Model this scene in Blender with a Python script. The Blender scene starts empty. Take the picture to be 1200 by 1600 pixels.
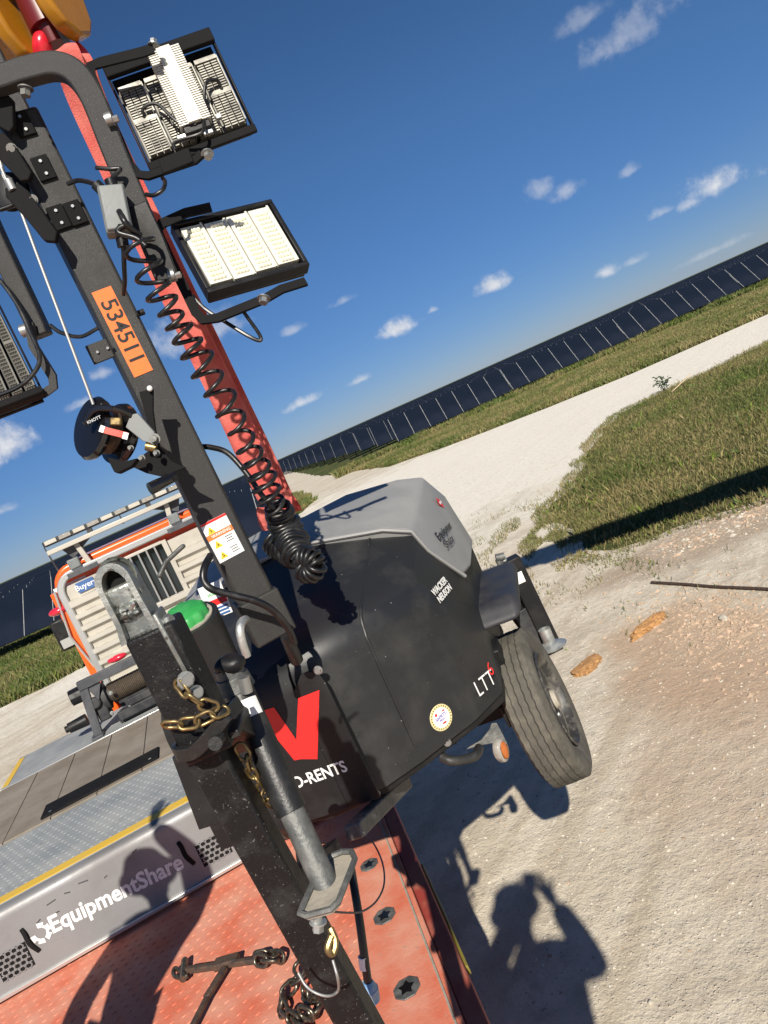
import bpy, bmesh, math, random
import numpy as np
from mathutils import Vector, Matrix, noise
R = math.radians
random.seed(7); rng = np.random.default_rng(7)
S = bpy.context.scene
col = S.collection

# ------------------------------------------------------------------ camera, sky, sun, exposure
FPX = 1200.0; ROLL = R(24.0); PITCH = R(6.78); EYE = 2.8
cr, sr, cp, sp = math.cos(ROLL), math.sin(ROLL), math.cos(PITCH), math.sin(PITCH)
FWD = Vector((0, cp, -sp)); R0 = Vector((1, 0, 0)); U0 = Vector((0, sp, cp))
SR = cr*R0 - sr*U0; SU = sr*R0 + cr*U0
CAM = Vector((0, 0, EYE))
cd = bpy.data.cameras.new('camera'); cam = bpy.data.objects.new('camera', cd); col.objects.link(cam)
cd.sensor_fit = 'VERTICAL'; cd.sensor_height = 24.0; cd.sensor_width = 18.0; cd.lens = 18.0
cd.clip_start = 0.05; cd.clip_end = 6000
M3 = Matrix((SR, SU, -FWD)).transposed()
cam.matrix_world = Matrix.Translation(CAM) @ M3.to_4x4()
S.camera = cam

SUN = Vector((-0.0212, 0.933, -0.6232)).normalized()        # the way the light travels
SUN_EL = math.asin(-SUN.z); SUN_ROT = math.atan2(-SUN.x, -SUN.y)
sd = bpy.data.lights.new('sun', 'SUN'); sd.energy = 5.0; sd.angle = R(0.53); sd.color = (1.0, 0.93, 0.82)
so = bpy.data.objects.new('sun', sd); col.objects.link(so)
so.rotation_euler = SUN.to_track_quat('-Z', 'Y').to_euler(); so.location = (0, -30, 30)
S.view_settings.view_transform = 'Standard'; S.view_settings.look = 'None'
S.view_settings.gamma = 1.0; S.view_settings.use_curve_mapping = False
S.view_settings.exposure = 0.35

def ray(px, py):
    return FWD + SR*((px-600)/FPX) - SU*((py-800)/FPX)

def build_world():
    w = bpy.data.worlds.new('World'); S.world = w; w.use_nodes = True
    nt = w.node_tree; N = nt.nodes; L = nt.links
    N.clear()
    out = N.new('ShaderNodeOutputWorld'); bg = N.new('ShaderNodeBackground'); L.new(bg.outputs[0], out.inputs[0])
    sky = N.new('ShaderNodeTexSky'); sky.sky_type = 'NISHITA'; sky.sun_disc = False
    sky.sun_elevation = SUN_EL; sky.sun_rotation = SUN_ROT
    sky.altitude = 100; sky.air_density = 0.72; sky.dust_density = 0.05; sky.ozone_density = 5.5
    bg.inputs['Strength'].default_value = 0.066
    tc = N.new('ShaderNodeTexCoord')
    sx = N.new('ShaderNodeSeparateXYZ'); L.new(tc.outputs['Generated'], sx.inputs[0])
    el = N.new('ShaderNodeMapRange'); el.interpolation_type = 'SMOOTHSTEP'; L.new(sx.outputs['Z'], el.inputs[0]); el.inputs[1].default_value = -.05; el.inputs[2].default_value = .36
    gr = N.new('ShaderNodeMix'); gr.data_type = 'RGBA'; L.new(el.outputs[0], gr.inputs['Factor']); gr.inputs['A'].default_value = (.50, .52, .66, 1); gr.inputs['B'].default_value = (1.0, 1.0, 1.0, 1)
    hz_ = N.new('ShaderNodeMix'); hz_.data_type = 'RGBA'; hz_.blend_type = 'MULTIPLY'; hz_.inputs['Factor'].default_value = 1.0   # horizon colour grade dims the low sky evenly all round
    L.new(sky.outputs[0], hz_.inputs['A']); L.new(gr.outputs['Result'], hz_.inputs['B'])
    hs = N.new('ShaderNodeHueSaturation'); hs.inputs['Saturation'].default_value = 1.10; hs.inputs['Value'].default_value = 1.0
    L.new(hz_.outputs['Result'], hs.inputs['Color'])
    def nz(scale, det, rough=0.6):
        n = N.new('ShaderNodeTexNoise'); n.inputs['Scale'].default_value = scale; n.inputs['Detail'].default_value = det
        n.inputs['Roughness'].default_value = rough; L.new(tc.outputs['Generated'], n.inputs['Vector']); return n
    big = nz(26, 6, 0.62); fine = nz(60, 5, 0.6)
    def mth(op, a, b=None, c=None):
        n = N.new('ShaderNodeMath'); n.operation = op
        for i, v in enumerate((a, b, c)):
            if v is None: continue
            if isinstance(v, (int, float)): n.inputs[i].default_value = v
            else: L.new(v, n.inputs[i])
        return n.outputs[0]
    def dot(v):
        n = N.new('ShaderNodeVectorMath'); n.operation = 'DOT_PRODUCT'
        L.new(tc.outputs['Generated'], n.inputs[0]); n.inputs[1].default_value = v; return n.outputs['Value']
    clouds = [(622,515,34,15,1.0), (770,447,25,14,.95), (1122,287,46,26,1.0), (1078,318,18,10,.55), (948,427,20,11,.8),
              (993,408,18,7,.4), (476,628,30,9,.8), (563,594,20,8,.75), (676,485,10,6,.5), (6,700,46,32,1.0), (455,518,20,8,.45),
              (538,470,24,8,.4), (275,530,62,30,.6), (345,515,45,22,.5), (845,297,20,18,.45), (890,298,26,16,.5), (985,268,18,9,.4),
              (985,55,62,26,.42), (915,30,36,14,.3), (1036,332,16,8,.5), (160,585,22,10,.5), (130,630,24,8,.5), (5,798,20,8,.5), (1110,395,70,7,.3), (310,500,90,14,.35)]
    tot = None
    for (px, py, a, b, s) in clouds:
        d = ray(px, py).normalized()
        rt = d.cross(Vector((0, 0, 1))).normalized(); up = rt.cross(d).normalized()
        ka = FPX/(a*1.12); kb = FPX/(b*1.12)
        k = 1.0/ray(px, py).length
        x = mth('MULTIPLY', dot(rt), ka*1.0); y = mth('MULTIPLY', dot(up), kb*1.0)
        y2 = mth('MULTIPLY_ADD', mth('LESS_THAN', y, 0.0), mth('MULTIPLY', y, 0.7), y)      # flatter below
        r2 = mth('ADD', mth('MULTIPLY', x, x), mth('MULTIPLY', y2, y2))
        front = mth('GREATER_THAN', dot(d), 0.5)
        v = mth('SUBTRACT', 1.0, mth('SQRT', r2))
        v = mth('MULTIPLY', mth('MAXIMUM', mth('ADD', v, 0.0), -2.0), 1.0)
        v = mth('ADD', v, mth('MULTIPLY', mth('SUBTRACT', big.outputs[0], 0.52), 2.4))
        v = mth('ADD', v, mth('MULTIPLY', mth('SUBTRACT', fine.outputs[0], 0.5), 0.9))
        mr = N.new('ShaderNodeMapRange'); mr.interpolation_type = 'SMOOTHSTEP'
        L.new(v, mr.inputs[0]); mr.inputs[1].default_value = -0.15; mr.inputs[2].default_value = 1.05
        mr.inputs[3].default_value = 0; mr.inputs[4].default_value = s*0.92
        m = mth('MULTIPLY', mr.outputs[0], front)
        tot = m if tot is None else mth('MAXIMUM', tot, m)
    mix = N.new('ShaderNodeMix'); mix.data_type = 'RGBA'
    L.new(tot, mix.inputs['Factor']); L.new(hs.outputs[0], mix.inputs['A'])
    cc = N.new('ShaderNodeMix'); cc.data_type = 'RGBA'; L.new(fine.outputs[0], cc.inputs['Factor'])
    cc.inputs['A'].default_value = (6.5, 7.0, 7.9, 1); cc.inputs['B'].default_value = (11.5, 11.3, 11.2, 1)
    L.new(cc.outputs['Result'], mix.inputs['B'])
    L.new(mix.outputs['Result'], bg.inputs['Color'])
build_world()

# ------------------------------------------------------------------ helpers
def at(px, py, y):
    r = ray(px, py); return CAM + r*(y/r.y)
def atz(px, py, z):
    r = ray(px, py); return CAM + r*((z-EYE)/r.z)
class Frame:                       # a heading about the world's vertical
    def __init__(s, deg):
        a = R(deg); s.c, s.s = math.cos(a), math.sin(a)
        s.ex = Vector((s.c, -s.s, 0)); s.ey = Vector((s.s, s.c, 0)); s.rz = -a
    def W(s, x, y, z): return s.ex*x + s.ey*y + Vector((0, 0, z))
    def L(s, p): return Vector((p.dot(s.ex), p.dot(s.ey), p.z))
    def y(s, px, py, y):
        r = ray(px, py); return CAM + r*(y/r.dot(s.ey))
    def x(s, px, py, x):
        r = ray(px, py); return CAM + r*(x/r.dot(s.ex))
    def m(s, x, y, z): return Matrix.Translation(s.W(x, y, z)) @ Matrix.Rotation(s.rz, 4, 'Z')

def basis(ex, ey, ez, o):
    m = Matrix((ex, ey, ez)).transposed().to_4x4(); m.translation = o; return m
def face_basis(o, right, up):     # local x right, y up, z out of the face
    ex = right.normalized(); ez = ex.cross(up).normalized(); ey = ez.cross(ex)
    return basis(ex, ey, ez, o)
def along(p0, p1, hint=Vector((0, 0, 1))):
    ez = (p1-p0).normalized()
    if abs(ez.dot(hint)) > .98: hint = Vector((1, 0, 0))
    ex = hint.cross(ez).normalized(); ey = ez.cross(ex); return ex, ey, ez

def catmull(pts, n=8):
    pts = [Vector(p) for p in pts]; P = [pts[0]*2-pts[1]] + pts + [pts[-1]*2-pts[-2]]
    out = []
    for i in range(1, len(P)-2):
        a, b, c, d = P[i-1:i+3]
        for k in range(n):
            t = k/n
            out.append(0.5*((2*b)+(c-a)*t+(2*a-5*b+4*c-d)*t*t+(3*b-a-3*c+d)*t**3))
    out.append(pts[-1]); return out

class MB:
    def __init__(s): s.v = []; s.f = []; s.mi = []; s.m = 0
    def add(s, vs, fs):
        o = len(s.v); s.v += [tuple(v) for v in vs]
        for f in fs: s.f.append([i+o for i in f]); s.mi.append(s.m)
        return s
    def box(s, size, M):
        x, y, z = size[0]/2, size[1]/2, size[2]/2
        vs = [M @ Vector(q) for q in ((-x,-y,-z),(x,-y,-z),(x,y,-z),(-x,y,-z),(-x,-y,z),(x,-y,z),(x,y,z),(-x,y,z))]
        return s.add(vs, [(3,2,1,0),(4,5,6,7),(0,1,5,4),(1,2,6,5),(2,3,7,6),(3,0,4,7)])
    def bar(s, p0, p1, w, h, hint=Vector((0, 0, 1))):      # rectangular bar; w across, h along hint
        ex, ey, ez = along(Vector(p0), Vector(p1), hint)
        return s.box((w, h, (Vector(p1)-Vector(p0)).length), basis(ex, ey, ez, (Vector(p0)+Vector(p1))/2))
    def cyl(s, p0, p1, r0, r1=None, n=16, caps=True):
        p0 = Vector(p0); p1 = Vector(p1); r1 = r0 if r1 is None else r1
        ex, ey, ez = along(p0, p1); vs = []
        for p, r in ((p0, r0), (p1, r1)):
            for k in range(n):
                a = 2*math.pi*k/n; vs.append(p+ex*(r*math.cos(a))+ey*(r*math.sin(a)))
        fs = [(k, (k+1) % n, n+(k+1) % n, n+k) for k in range(n)]
        if caps: fs += [tuple(range(n-1, -1, -1)), tuple(range(n, 2*n))]
        return s.add(vs, fs)
    def tube(s, path, r, n=8, flat=None, closed=False, hint=None):
        path = [Vector(p) for p in path]; m = len(path); vs = []
        t0 = None; nrm = None
        for i, p in enumerate(path):
            if closed: t = path[(i+1) % m]-path[i-1]
            else: t = path[min(i+1, m-1)]-path[max(i-1, 0)]
            t.normalize()
            if nrm is None:
                h = Vector(hint) if hint else (Vector((0, 0, 1)) if abs(t.z) < .9 else Vector((1, 0, 0)))
                nrm = (h-t*h.dot(t)).normalized()
            else:
                nrm = nrm-t*nrm.dot(t)
                nrm = nrm.normalized() if nrm.length > 1e-6 else t.orthogonal().normalized()
            bn = t.cross(nrm); rr = r(i/(m-1)) if callable(r) else r
            for k in range(n):
                a = 2*math.pi*(k+.5)/n
                if flat:      # rectangle flat=(w along bn, h along nrm)
                    q = ((1,1),(-1,1),(-1,-1),(1,-1))[k]
                    vs.append(p+bn*(q[0]*flat[0]/2)+nrm*(q[1]*flat[1]/2))
                else: vs.append(p+nrm*(rr*math.cos(a))+bn*(rr*math.sin(a)))
        fs = []
        for i in range(m if closed else m-1):
            j = (i+1) % m
            for k in range(n): fs.append((i*n+k, i*n+(k+1) % n, j*n+(k+1) % n, j*n+k))
        if not closed: fs += [tuple(range(n-1, -1, -1)), tuple(range((m-1)*n, m*n))]
        return s.add(vs, fs)
    def strap(s, path, w, h, hint): return s.tube(path, 0, 4, flat=(w, h), hint=hint)
    def prism(s, poly, M, h):      # 2D polygon extruded along local z from 0 to h
        n = len(poly); vs = [M @ Vector((x, y, 0)) for x, y in poly]+[M @ Vector((x, y, h)) for x, y in poly]
        return s.add(vs, [tuple(range(n-1, -1, -1)), tuple(range(n, 2*n))]+[(k, (k+1) % n, n+(k+1) % n, n+k) for k in range(n)])
    def sheet(s, pts): return s.add(pts, [tuple(range(len(pts)))])
    def lathe(s, prof, M, n=32):   # profile (radius, z)
        vs = []; m = len(prof)
        for k in range(n):
            a = 2*math.pi*k/n
            for r, z in prof: vs.append(M @ Vector((r*math.cos(a), r*math.sin(a), z)))
        fs = [(k*m+i, ((k+1) % n)*m+i, ((k+1) % n)*m+i+1, k*m+i+1) for k in range(n) for i in range(m-1)]
        return s.add(vs, fs)
    def ball(s, c, r, n=10, sq=(1, 1, 1), jit=0, seed=0):
        prof = [(math.sin(math.pi*i/n), -math.cos(math.pi*i/n)) for i in range(n+1)]
        o = len(s.v); s.lathe([(max(a, 1e-4)*r, b*r) for a, b in prof], Matrix.Translation(Vector(c)) @ Matrix.Diagonal((*sq, 1)), n+4)
        if jit:
            for i in range(o, len(s.v)):
                v = Vector(s.v[i]); d = (v-Vector(c)); s.v[i] = tuple(v+d*(noise.noise(v/r*1.1+Vector((seed, 0, 0)))*jit))
        return s
    def bolt(s, p, nrm, r=.012, h=.01, washer=True):
        p = Vector(p); nrm = Vector(nrm).normalized()
        if washer: s.cyl(p-nrm*.001, p+nrm*.002, r*1.5, n=12)
        return s.cyl(p+nrm*.002, p+nrm*h, r, n=6)

WM = {}                            # world matrices of the Empties
def setp(o, label=None, cat=None, group=None, kind=None):
    for k, v in (('label', label), ('category', cat), ('group', group), ('kind', kind)):
        if v: o[k] = v
    return o
def link(o, parent=None):
    col.objects.link(o)
    if parent is not None:
        o.parent = parent
        if parent in WM: o.matrix_parent_inverse = WM[parent].inverted()
    return o
def thing(name, loc, label, cat, group=None, rz=0.0):
    o = bpy.data.objects.new(name, None); o.empty_display_size = .2; col.objects.link(o)
    o.location = loc; o.rotation_euler = (0, 0, rz)
    WM[o] = Matrix.Translation(Vector(loc)) @ Matrix.Rotation(rz, 4, 'Z')
    return setp(o, label, cat, group)
def obj(name, mb, mats, parent=None, bev=0, seg=2, smooth=True, ang=38, label=None, kind=None, cat=None, group=None, flip=True, hard=False):
    me = bpy.data.meshes.new(name); me.from_pydata(mb.v, [], mb.f)
    if not isinstance(mats, (list, tuple)): mats = [mats]
    for m in mats: me.materials.append(m)
    if len(mats) > 1: me.polygons.foreach_set('material_index', mb.mi)
    if flip:
        bm = bmesh.new(); bm.from_mesh(me); bmesh.ops.recalc_face_normals(bm, faces=bm.faces); bm.to_mesh(me); bm.free()
    if smooth:
        me.polygons.foreach_set('use_smooth', [True]*len(me.polygons))
        if not hard: me.set_sharp_from_angle(angle=R(ang))
    me.update()
    o = bpy.data.objects.new(name, me); link(o, parent)
    if bev:
        b = o.modifiers.new('bevel', 'BEVEL'); b.width = bev; b.segments = seg; b.limit_method = 'ANGLE'; b.angle_limit = R(30)
        b.harden_normals = hard
    return setp(o, label, cat, group, kind)
SPLIT = {'end_cap', 'coupler_bolt', 'cable_gland', 'rack_sleeve', 'bolt', 'winch_bolt', 'frame_bolt', 'pivot_bolt', 'connector', 'white_label', 'hoist_rope', 'chassis_beam',
         'lug_nut', 'winch_motor', 'cross_bar', 'eyes', 'blue_print', 'window_frame', 'winch_bush', 'red_print', 'wire_rope', 'sling_leg', 'shaft', 'tail_latch'}
def islands(mb):                 # loose pieces, those whose boxes touch kept together
    n = len(mb.v); par = list(range(n))
    def find(i):
        while par[i] != i: par[i] = par[par[i]]; i = par[i]
        return i
    for f in mb.f:
        for k in f[1:]: par[find(k)] = find(f[0])
    gr = {}
    for i in range(n): gr.setdefault(find(i), []).append(i)
    G = [[ids, [min(mb.v[i][k] for i in ids)-.001 for k in range(3)], [max(mb.v[i][k] for i in ids)+.001 for k in range(3)]] for ids in gr.values()]
    ch = True
    while ch:
        ch = False
        for a in range(len(G)):
            for b in range(a+1, len(G)):
                if all(G[a][1][k] <= G[b][2][k] and G[b][1][k] <= G[a][2][k] for k in range(3)):
                    G[a] = [G[a][0]+G[b][0], [min(p, q) for p, q in zip(G[a][1], G[b][1])], [max(p, q) for p, q in zip(G[a][2], G[b][2])]]; del G[b]; ch = True; break
            if ch: break
    out = []
    for ids, _, _ in G:
        mp = {v: i for i, v in enumerate(sorted(ids))}; q = MB(); q.v = [mb.v[i] for i in sorted(ids)]
        for f, m_ in zip(mb.f, mb.mi):
            if f[0] in mp: q.f.append([mp[i] for i in f]); q.mi.append(m_)
        out.append(q)
    return out
_obj = obj
def obj(name, mb, mats, parent=None, **k):
    if name in SPLIT and len(mb.v) < 4000:
        ps = islands(mb)
        if len(ps) > 1: return [_obj(name, q, mats, parent, **k) for q in ps][0]
    return _obj(name, mb, mats, parent, **k)
def text(s, size, M, mat, parent, name='lettering', bold=0.0, ax='LEFT', sx=1.0, shear=0, depth=.0004, label=None):
    cu = bpy.data.curves.new('t', 'FONT'); cu.body = s; cu.size = size; cu.offset = bold*size; cu.align_x = ax; cu.align_y = 'CENTER'
    cu.shear = shear; cu.resolution_u = 3; cu.extrude = depth
    t = bpy.data.objects.new('t', cu); col.objects.link(t)
    me = bpy.data.meshes.new_from_object(t.evaluated_get(bpy.context.evaluated_depsgraph_get()))
    bpy.data.objects.remove(t); bpy.data.curves.remove(cu)
    me.transform(M @ Matrix.Diagonal((sx, 1, 1, 1))); me.materials.clear(); me.materials.append(mat); me.name = name
    o = bpy.data.objects.new(name, me); link(o, parent); setp(o, label); return o

# ------------------------------------------------------------------ materials
def mat(name, c, rough=.5, metal=0., c2=None, ns=8., nd=5., lo=.4, hi=.65, bump=0., bs=60., speck=None, ss=150., st=.68, spec=.5, coat=0., trans=0, emit=None, extra=None, emb=0):
    m = bpy.data.materials.new(name); m.use_nodes = True; nt = m.node_tree; N = nt.nodes; L = nt.links
    b = N['Principled BSDF']; b.inputs['Roughness'].default_value = rough; b.inputs['Metallic'].default_value = metal
    b.inputs['Specular IOR Level'].default_value = spec; b.inputs['Coat Weight'].default_value = coat
    if trans: b.inputs['Transmission Weight'].default_value = trans
    b.inputs['Base Color'].default_value = (*c, 1)
    tc = N.new('ShaderNodeTexCoord')
    def nz(sc, det, ro=.6):
        n = N.new('ShaderNodeTexNoise'); n.inputs['Scale'].default_value = sc; n.inputs['Detail'].default_value = det; n.inputs['Roughness'].default_value = ro
        L.new(tc.outputs['Object'], n.inputs['Vector']); return n
    def ramp(src, lo, hi):
        r = N.new('ShaderNodeMapRange'); r.inputs[1].default_value = lo; r.inputs[2].default_value = hi; L.new(src, r.inputs[0]); return r.outputs[0]
    def mixc(f, a, bb):
        x = N.new('ShaderNodeMix'); x.data_type = 'RGBA'; L.new(f, x.inputs['Factor'])
        for k, v in (('A', a), ('B', bb)):
            if isinstance(v, tuple): x.inputs[k].default_value = (*v, 1)
            else: L.new(v, x.inputs[k])
        return x.outputs['Result']
    cur = c
    if c2:
        n = nz(ns, nd); f = ramp(n.outputs[0], lo, hi); cur = mixc(f, cur, c2)
        r2 = N.new('ShaderNodeMapRange'); r2.inputs[3].default_value = max(rough-.08, 0.02); r2.inputs[4].default_value = min(rough+.15, 1); L.new(f, r2.inputs[0]); L.new(r2.outputs[0], b.inputs['Roughness'])
    if speck:
        n = nz(ss, 2, .5); cur = mixc(ramp(n.outputs[0], st, st+.05), cur, speck)
    if not isinstance(cur, tuple): L.new(cur, b.inputs['Base Color'])
    if bump:
        n = nz(bs, 4); bp = N.new('ShaderNodeBump'); bp.inputs['Strength'].default_value = bump; bp.inputs['Distance'].default_value = .01
        L.new(n.outputs[0], bp.inputs['Height']); L.new(bp.outputs[0], b.inputs['Normal'])
    return m
m_shell = mat('textured_black_plastic', (.0150, .0158, .0174), .50, 0, (.038, .037, .035), 5, 8, .5, .78, .12, 420, speck=(.3, .29, .27), ss=110, st=.755, spec=.55)
m_plate = mat('black_powder_coat', (.011, .0112, .012), .5, 0, (.02, .02, .0195), 9, 6, .45, .75, .12, 500, speck=(.4, .39, .37), ss=120, st=.75, spec=.35)
m_mast = mat('charcoal_powder_coat', (.021, .0205, .020), .55, 0, (.032, .031, .029), 7, 7, .45, .7, .3, 650, speck=(.11, .105, .095), ss=420, st=.66)
m_blk = mat('black_steel', (.009, .009, .010), .5, 0, (.018, .017, .016), 12, 6, .45, .7, .08, 300, spec=.3)
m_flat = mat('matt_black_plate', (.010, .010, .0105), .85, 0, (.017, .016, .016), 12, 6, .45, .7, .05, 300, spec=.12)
m_gloss = mat('gloss_black_plastic', (.008, .008, .009), .16, 0, coat=.4)
m_tongue = mat('worn_black_paint', (.010, .010, .0105), .5, 0, (.028, .0275, .027), 22, 12, .5, .72, .25, 160, speck=(.13, .125, .115), ss=230, st=.675, spec=.22)
m_jack = mat('dusty_black_paint', (.013, .013, .013), .5, 0, (.045, .043, .039), 16, 9, .52, .78, .12, 160, speck=(.28, .26, .22), ss=95, st=.73)
m_rubber = mat('black_rubber', (.02, .02, .02), .5, 0, (.04, .038, .034), 20, 4, .45, .7, .1, 200)
m_cable = mat('black_cable_jacket', (.009, .009, .0095), .42, 0, (.02, .02, .02), 30, 3, .5, .7)
m_hood = mat('grey_moulded_plastic', (.245, .247, .242), .55, 0, (.31, .308, .296), 3.2, 7, .42, .7, .15, 420, spec=.4)
m_galv = mat('galvanised_steel', (.42, .44, .44), .42, .75, (.60, .61, .58), 18, 7, .4, .65, .12, 120)
m_galvd = mat('dull_galvanised_steel', (.095, .10, .097), .55, .4, (.22, .22, .205), 22, 9, .38, .7, .25, 90)
m_coupler = mat('zinc_plated_coupler', (.27, .285, .27), .38, .75, (.46, .47, .43), 16, 9, .4, .66, .2, 80, speck=(.12, .115, .10), ss=45, st=.64)
m_dust = mat('dusty_bare_steel', (.40, .36, .29), .75, .1, (.27, .25, .21), 22, 8, .42, .7, .2, 90)
m_zinc = mat('zinc_bolt', (.40, .41, .40), .42, .85)
m_gold = mat('yellow_zinc_chain', (.30, .215, .09), .42, .75, (.13, .095, .05), 60, 5, .42, .66)
m_rust = mat('rusty_steel', (.10, .063, .042), .72, .2, (.045, .034, .03), 35, 8, .4, .65, .3, 120)
m_dchain = mat('dark_oiled_chain', (.17, .15, .115), .38, .8, (.06, .05, .04), 55, 5, .42, .66)
m_tire = mat('dusty_tyre_rubber', (.085, .078, .063), .88, 0, (.15, .138, .11), 16, 8, .42, .7, .25, 160)
m_tdark = mat('tyre_groove_rubber', (.03, .028, .025), .9)
m_rim = mat('dark_wheel_steel', (.045, .044, .042), .5, .3, (.22, .20, .17), 14, 8, .5, .7)
m_redlogo = mat('red_print', (.70, .022, .02), .42)
m_white = mat('white_print', (.80, .80, .78), .5, 0, (.62, .62, .58), 60, 4, .5, .75)
m_whiteb = mat('white_label', (.80, .80, .78), .45)
m_dwhite = mat('dim_white_print', (.40, .41, .41), .5)
m_orgst = mat('orange_sticker', (.83, .20, .045), .45, 0, (.75, .17, .04), 30, 4)
m_ink = mat('black_ink', (.012, .012, .012), .5)
m_yel = mat('yellow_print', (.80, .54, .03), .45)
m_green = mat('green_cap_plastic', (.03, .30, .065), .5, 0, (.06, .36, .10), 20, 5, .4, .7, .05)
m_sling = mat('red_woven_polyester', (.60, .085, .07), .85, 0, (.70, .19, .155), 11, 8, .36, .68, .5, 260)
m_hook = mat('red_forged_paint', (.62, .014, .03), .32, 0, (.48, .012, .02), 20, 5, coat=.3)
m_cyel = mat('crane_yellow_paint', (.40, .17, .008), .3, 0, (.34, .14, .008), 10, 6, coat=.2)
m_led = mat('led_reflector', (.74, .73, .66), .35, .15, (.66, .64, .52), 60, 3)
m_lens = mat('led_lens', (.80, .78, .58), .16, 0, (.74, .72, .62), 50, 2)
m_fin = mat('cast_aluminium', (.27, .26, .225), .5, .4, (.22, .21, .185), 20, 6)
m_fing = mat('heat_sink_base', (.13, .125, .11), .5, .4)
m_driver = mat('white_driver_case', (.56, .54, .48), .45, .1)
m_jbox = mat('grey_junction_box', (.15, .165, .165), .5, 0, (.2, .21, .205), 14, 6, bump=.05)
m_fend = mat('fender_plastic', (.025, .026, .032), .55, 0, (.04, .04, .043), 9, 6, bump=.1, bs=300)
m_amber = mat('amber_reflector', (.42, .12, .025), .2, 0, coat=.5)
m_clear = mat('clear_lamp_plastic', (.34, .32, .28), .3, 0, (.24, .22, .19), 40, 5, coat=.4)
m_blue = mat('blue_plug_plastic', (.14, .28, .48), .5, 0, (.40, .45, .5), 30, 6, .45, .65)
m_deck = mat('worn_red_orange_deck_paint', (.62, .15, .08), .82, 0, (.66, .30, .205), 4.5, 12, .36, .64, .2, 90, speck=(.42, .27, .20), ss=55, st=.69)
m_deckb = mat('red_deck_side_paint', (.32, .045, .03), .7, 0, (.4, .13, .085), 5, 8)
m_gdeck = mat('grey_steel_deck', (.25, .27, .275), .68, .05, (.34, .35, .345), 3.5, 8, .4, .66, .1, 140, speck=(.22, .2, .17), ss=26, st=.70)
m_tail = mat('brushed_tail_plate', (.26, .262, .265), .45, .3, (.20, .195, .195), 2.6, 8, .4, .65, .08, 160, speck=(.16, .13, .11), ss=30, st=.71)
m_gdark = mat('dark_painted_steel', (.016, .017, .02), .6, 0, (.05, .05, .05), 9, 6)
m_wood = mat('weathered_plank', (.20, .165, .125), .85, 0, (.27, .235, .19), 4, 10, .35, .65, .3, 60)
m_yline = mat('yellow_marking_paint', (.72, .46, .045), .6, 0, (.62, .42, .10), 12, 8, .5, .75)
m_torg = mat('orange_truck_paint', (.86, .115, .012), .28, 0, coat=.5)
m_alu = mat('bare_aluminium_sheet', (.50, .47, .405), .5, .25, (.42, .39, .33), 5, 7)
m_aluf = mat('aluminium_tube', (.60, .60, .57), .32, .7)
m_glass = mat('dark_cab_glass', (.010, .018, .022), .06, 0, spec=.7)
m_mgrey = mat('mid_grey_paint', (.055, .058, .065), .5, 0, (.08, .082, .088), 10, 6)
m_rope = mat('steel_wire_rope', (.10, .075, .052), .6, .3, (.05, .04, .03), 60, 4)
m_redlens = mat('red_lamp_lens', (.55, .02, .04), .2, 0, coat=.6)
m_bluep = mat('blue_sign', (.05, .12, .30), .45)
m_panel = mat('thin_film_solar_glass', (.008, .012, .021), .18, 0, (.011, .015, .026), .4, 2, spec=.30)
m_pframe = mat('panel_clamp_aluminium', (.55, .55, .52), .4, .5)
m_pole = mat('weathered_pile', (.10, .10, .095), .7, .2)
m_hiviz = mat('orange_work_shirt', (.7, .2, .03), .85)
m_jean = mat('blue_denim', (.05, .075, .14), .9)
m_skin = mat('skin', (.42, .24, .17), .55)
m_boot = mat('brown_leather_boot', (.10, .06, .035), .6)
m_hat = mat('white_hard_hat', (.78, .77, .74), .35)
m_wire = mat('bright_wire_rope', (.34, .34, .33), .5, .6)

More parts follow.
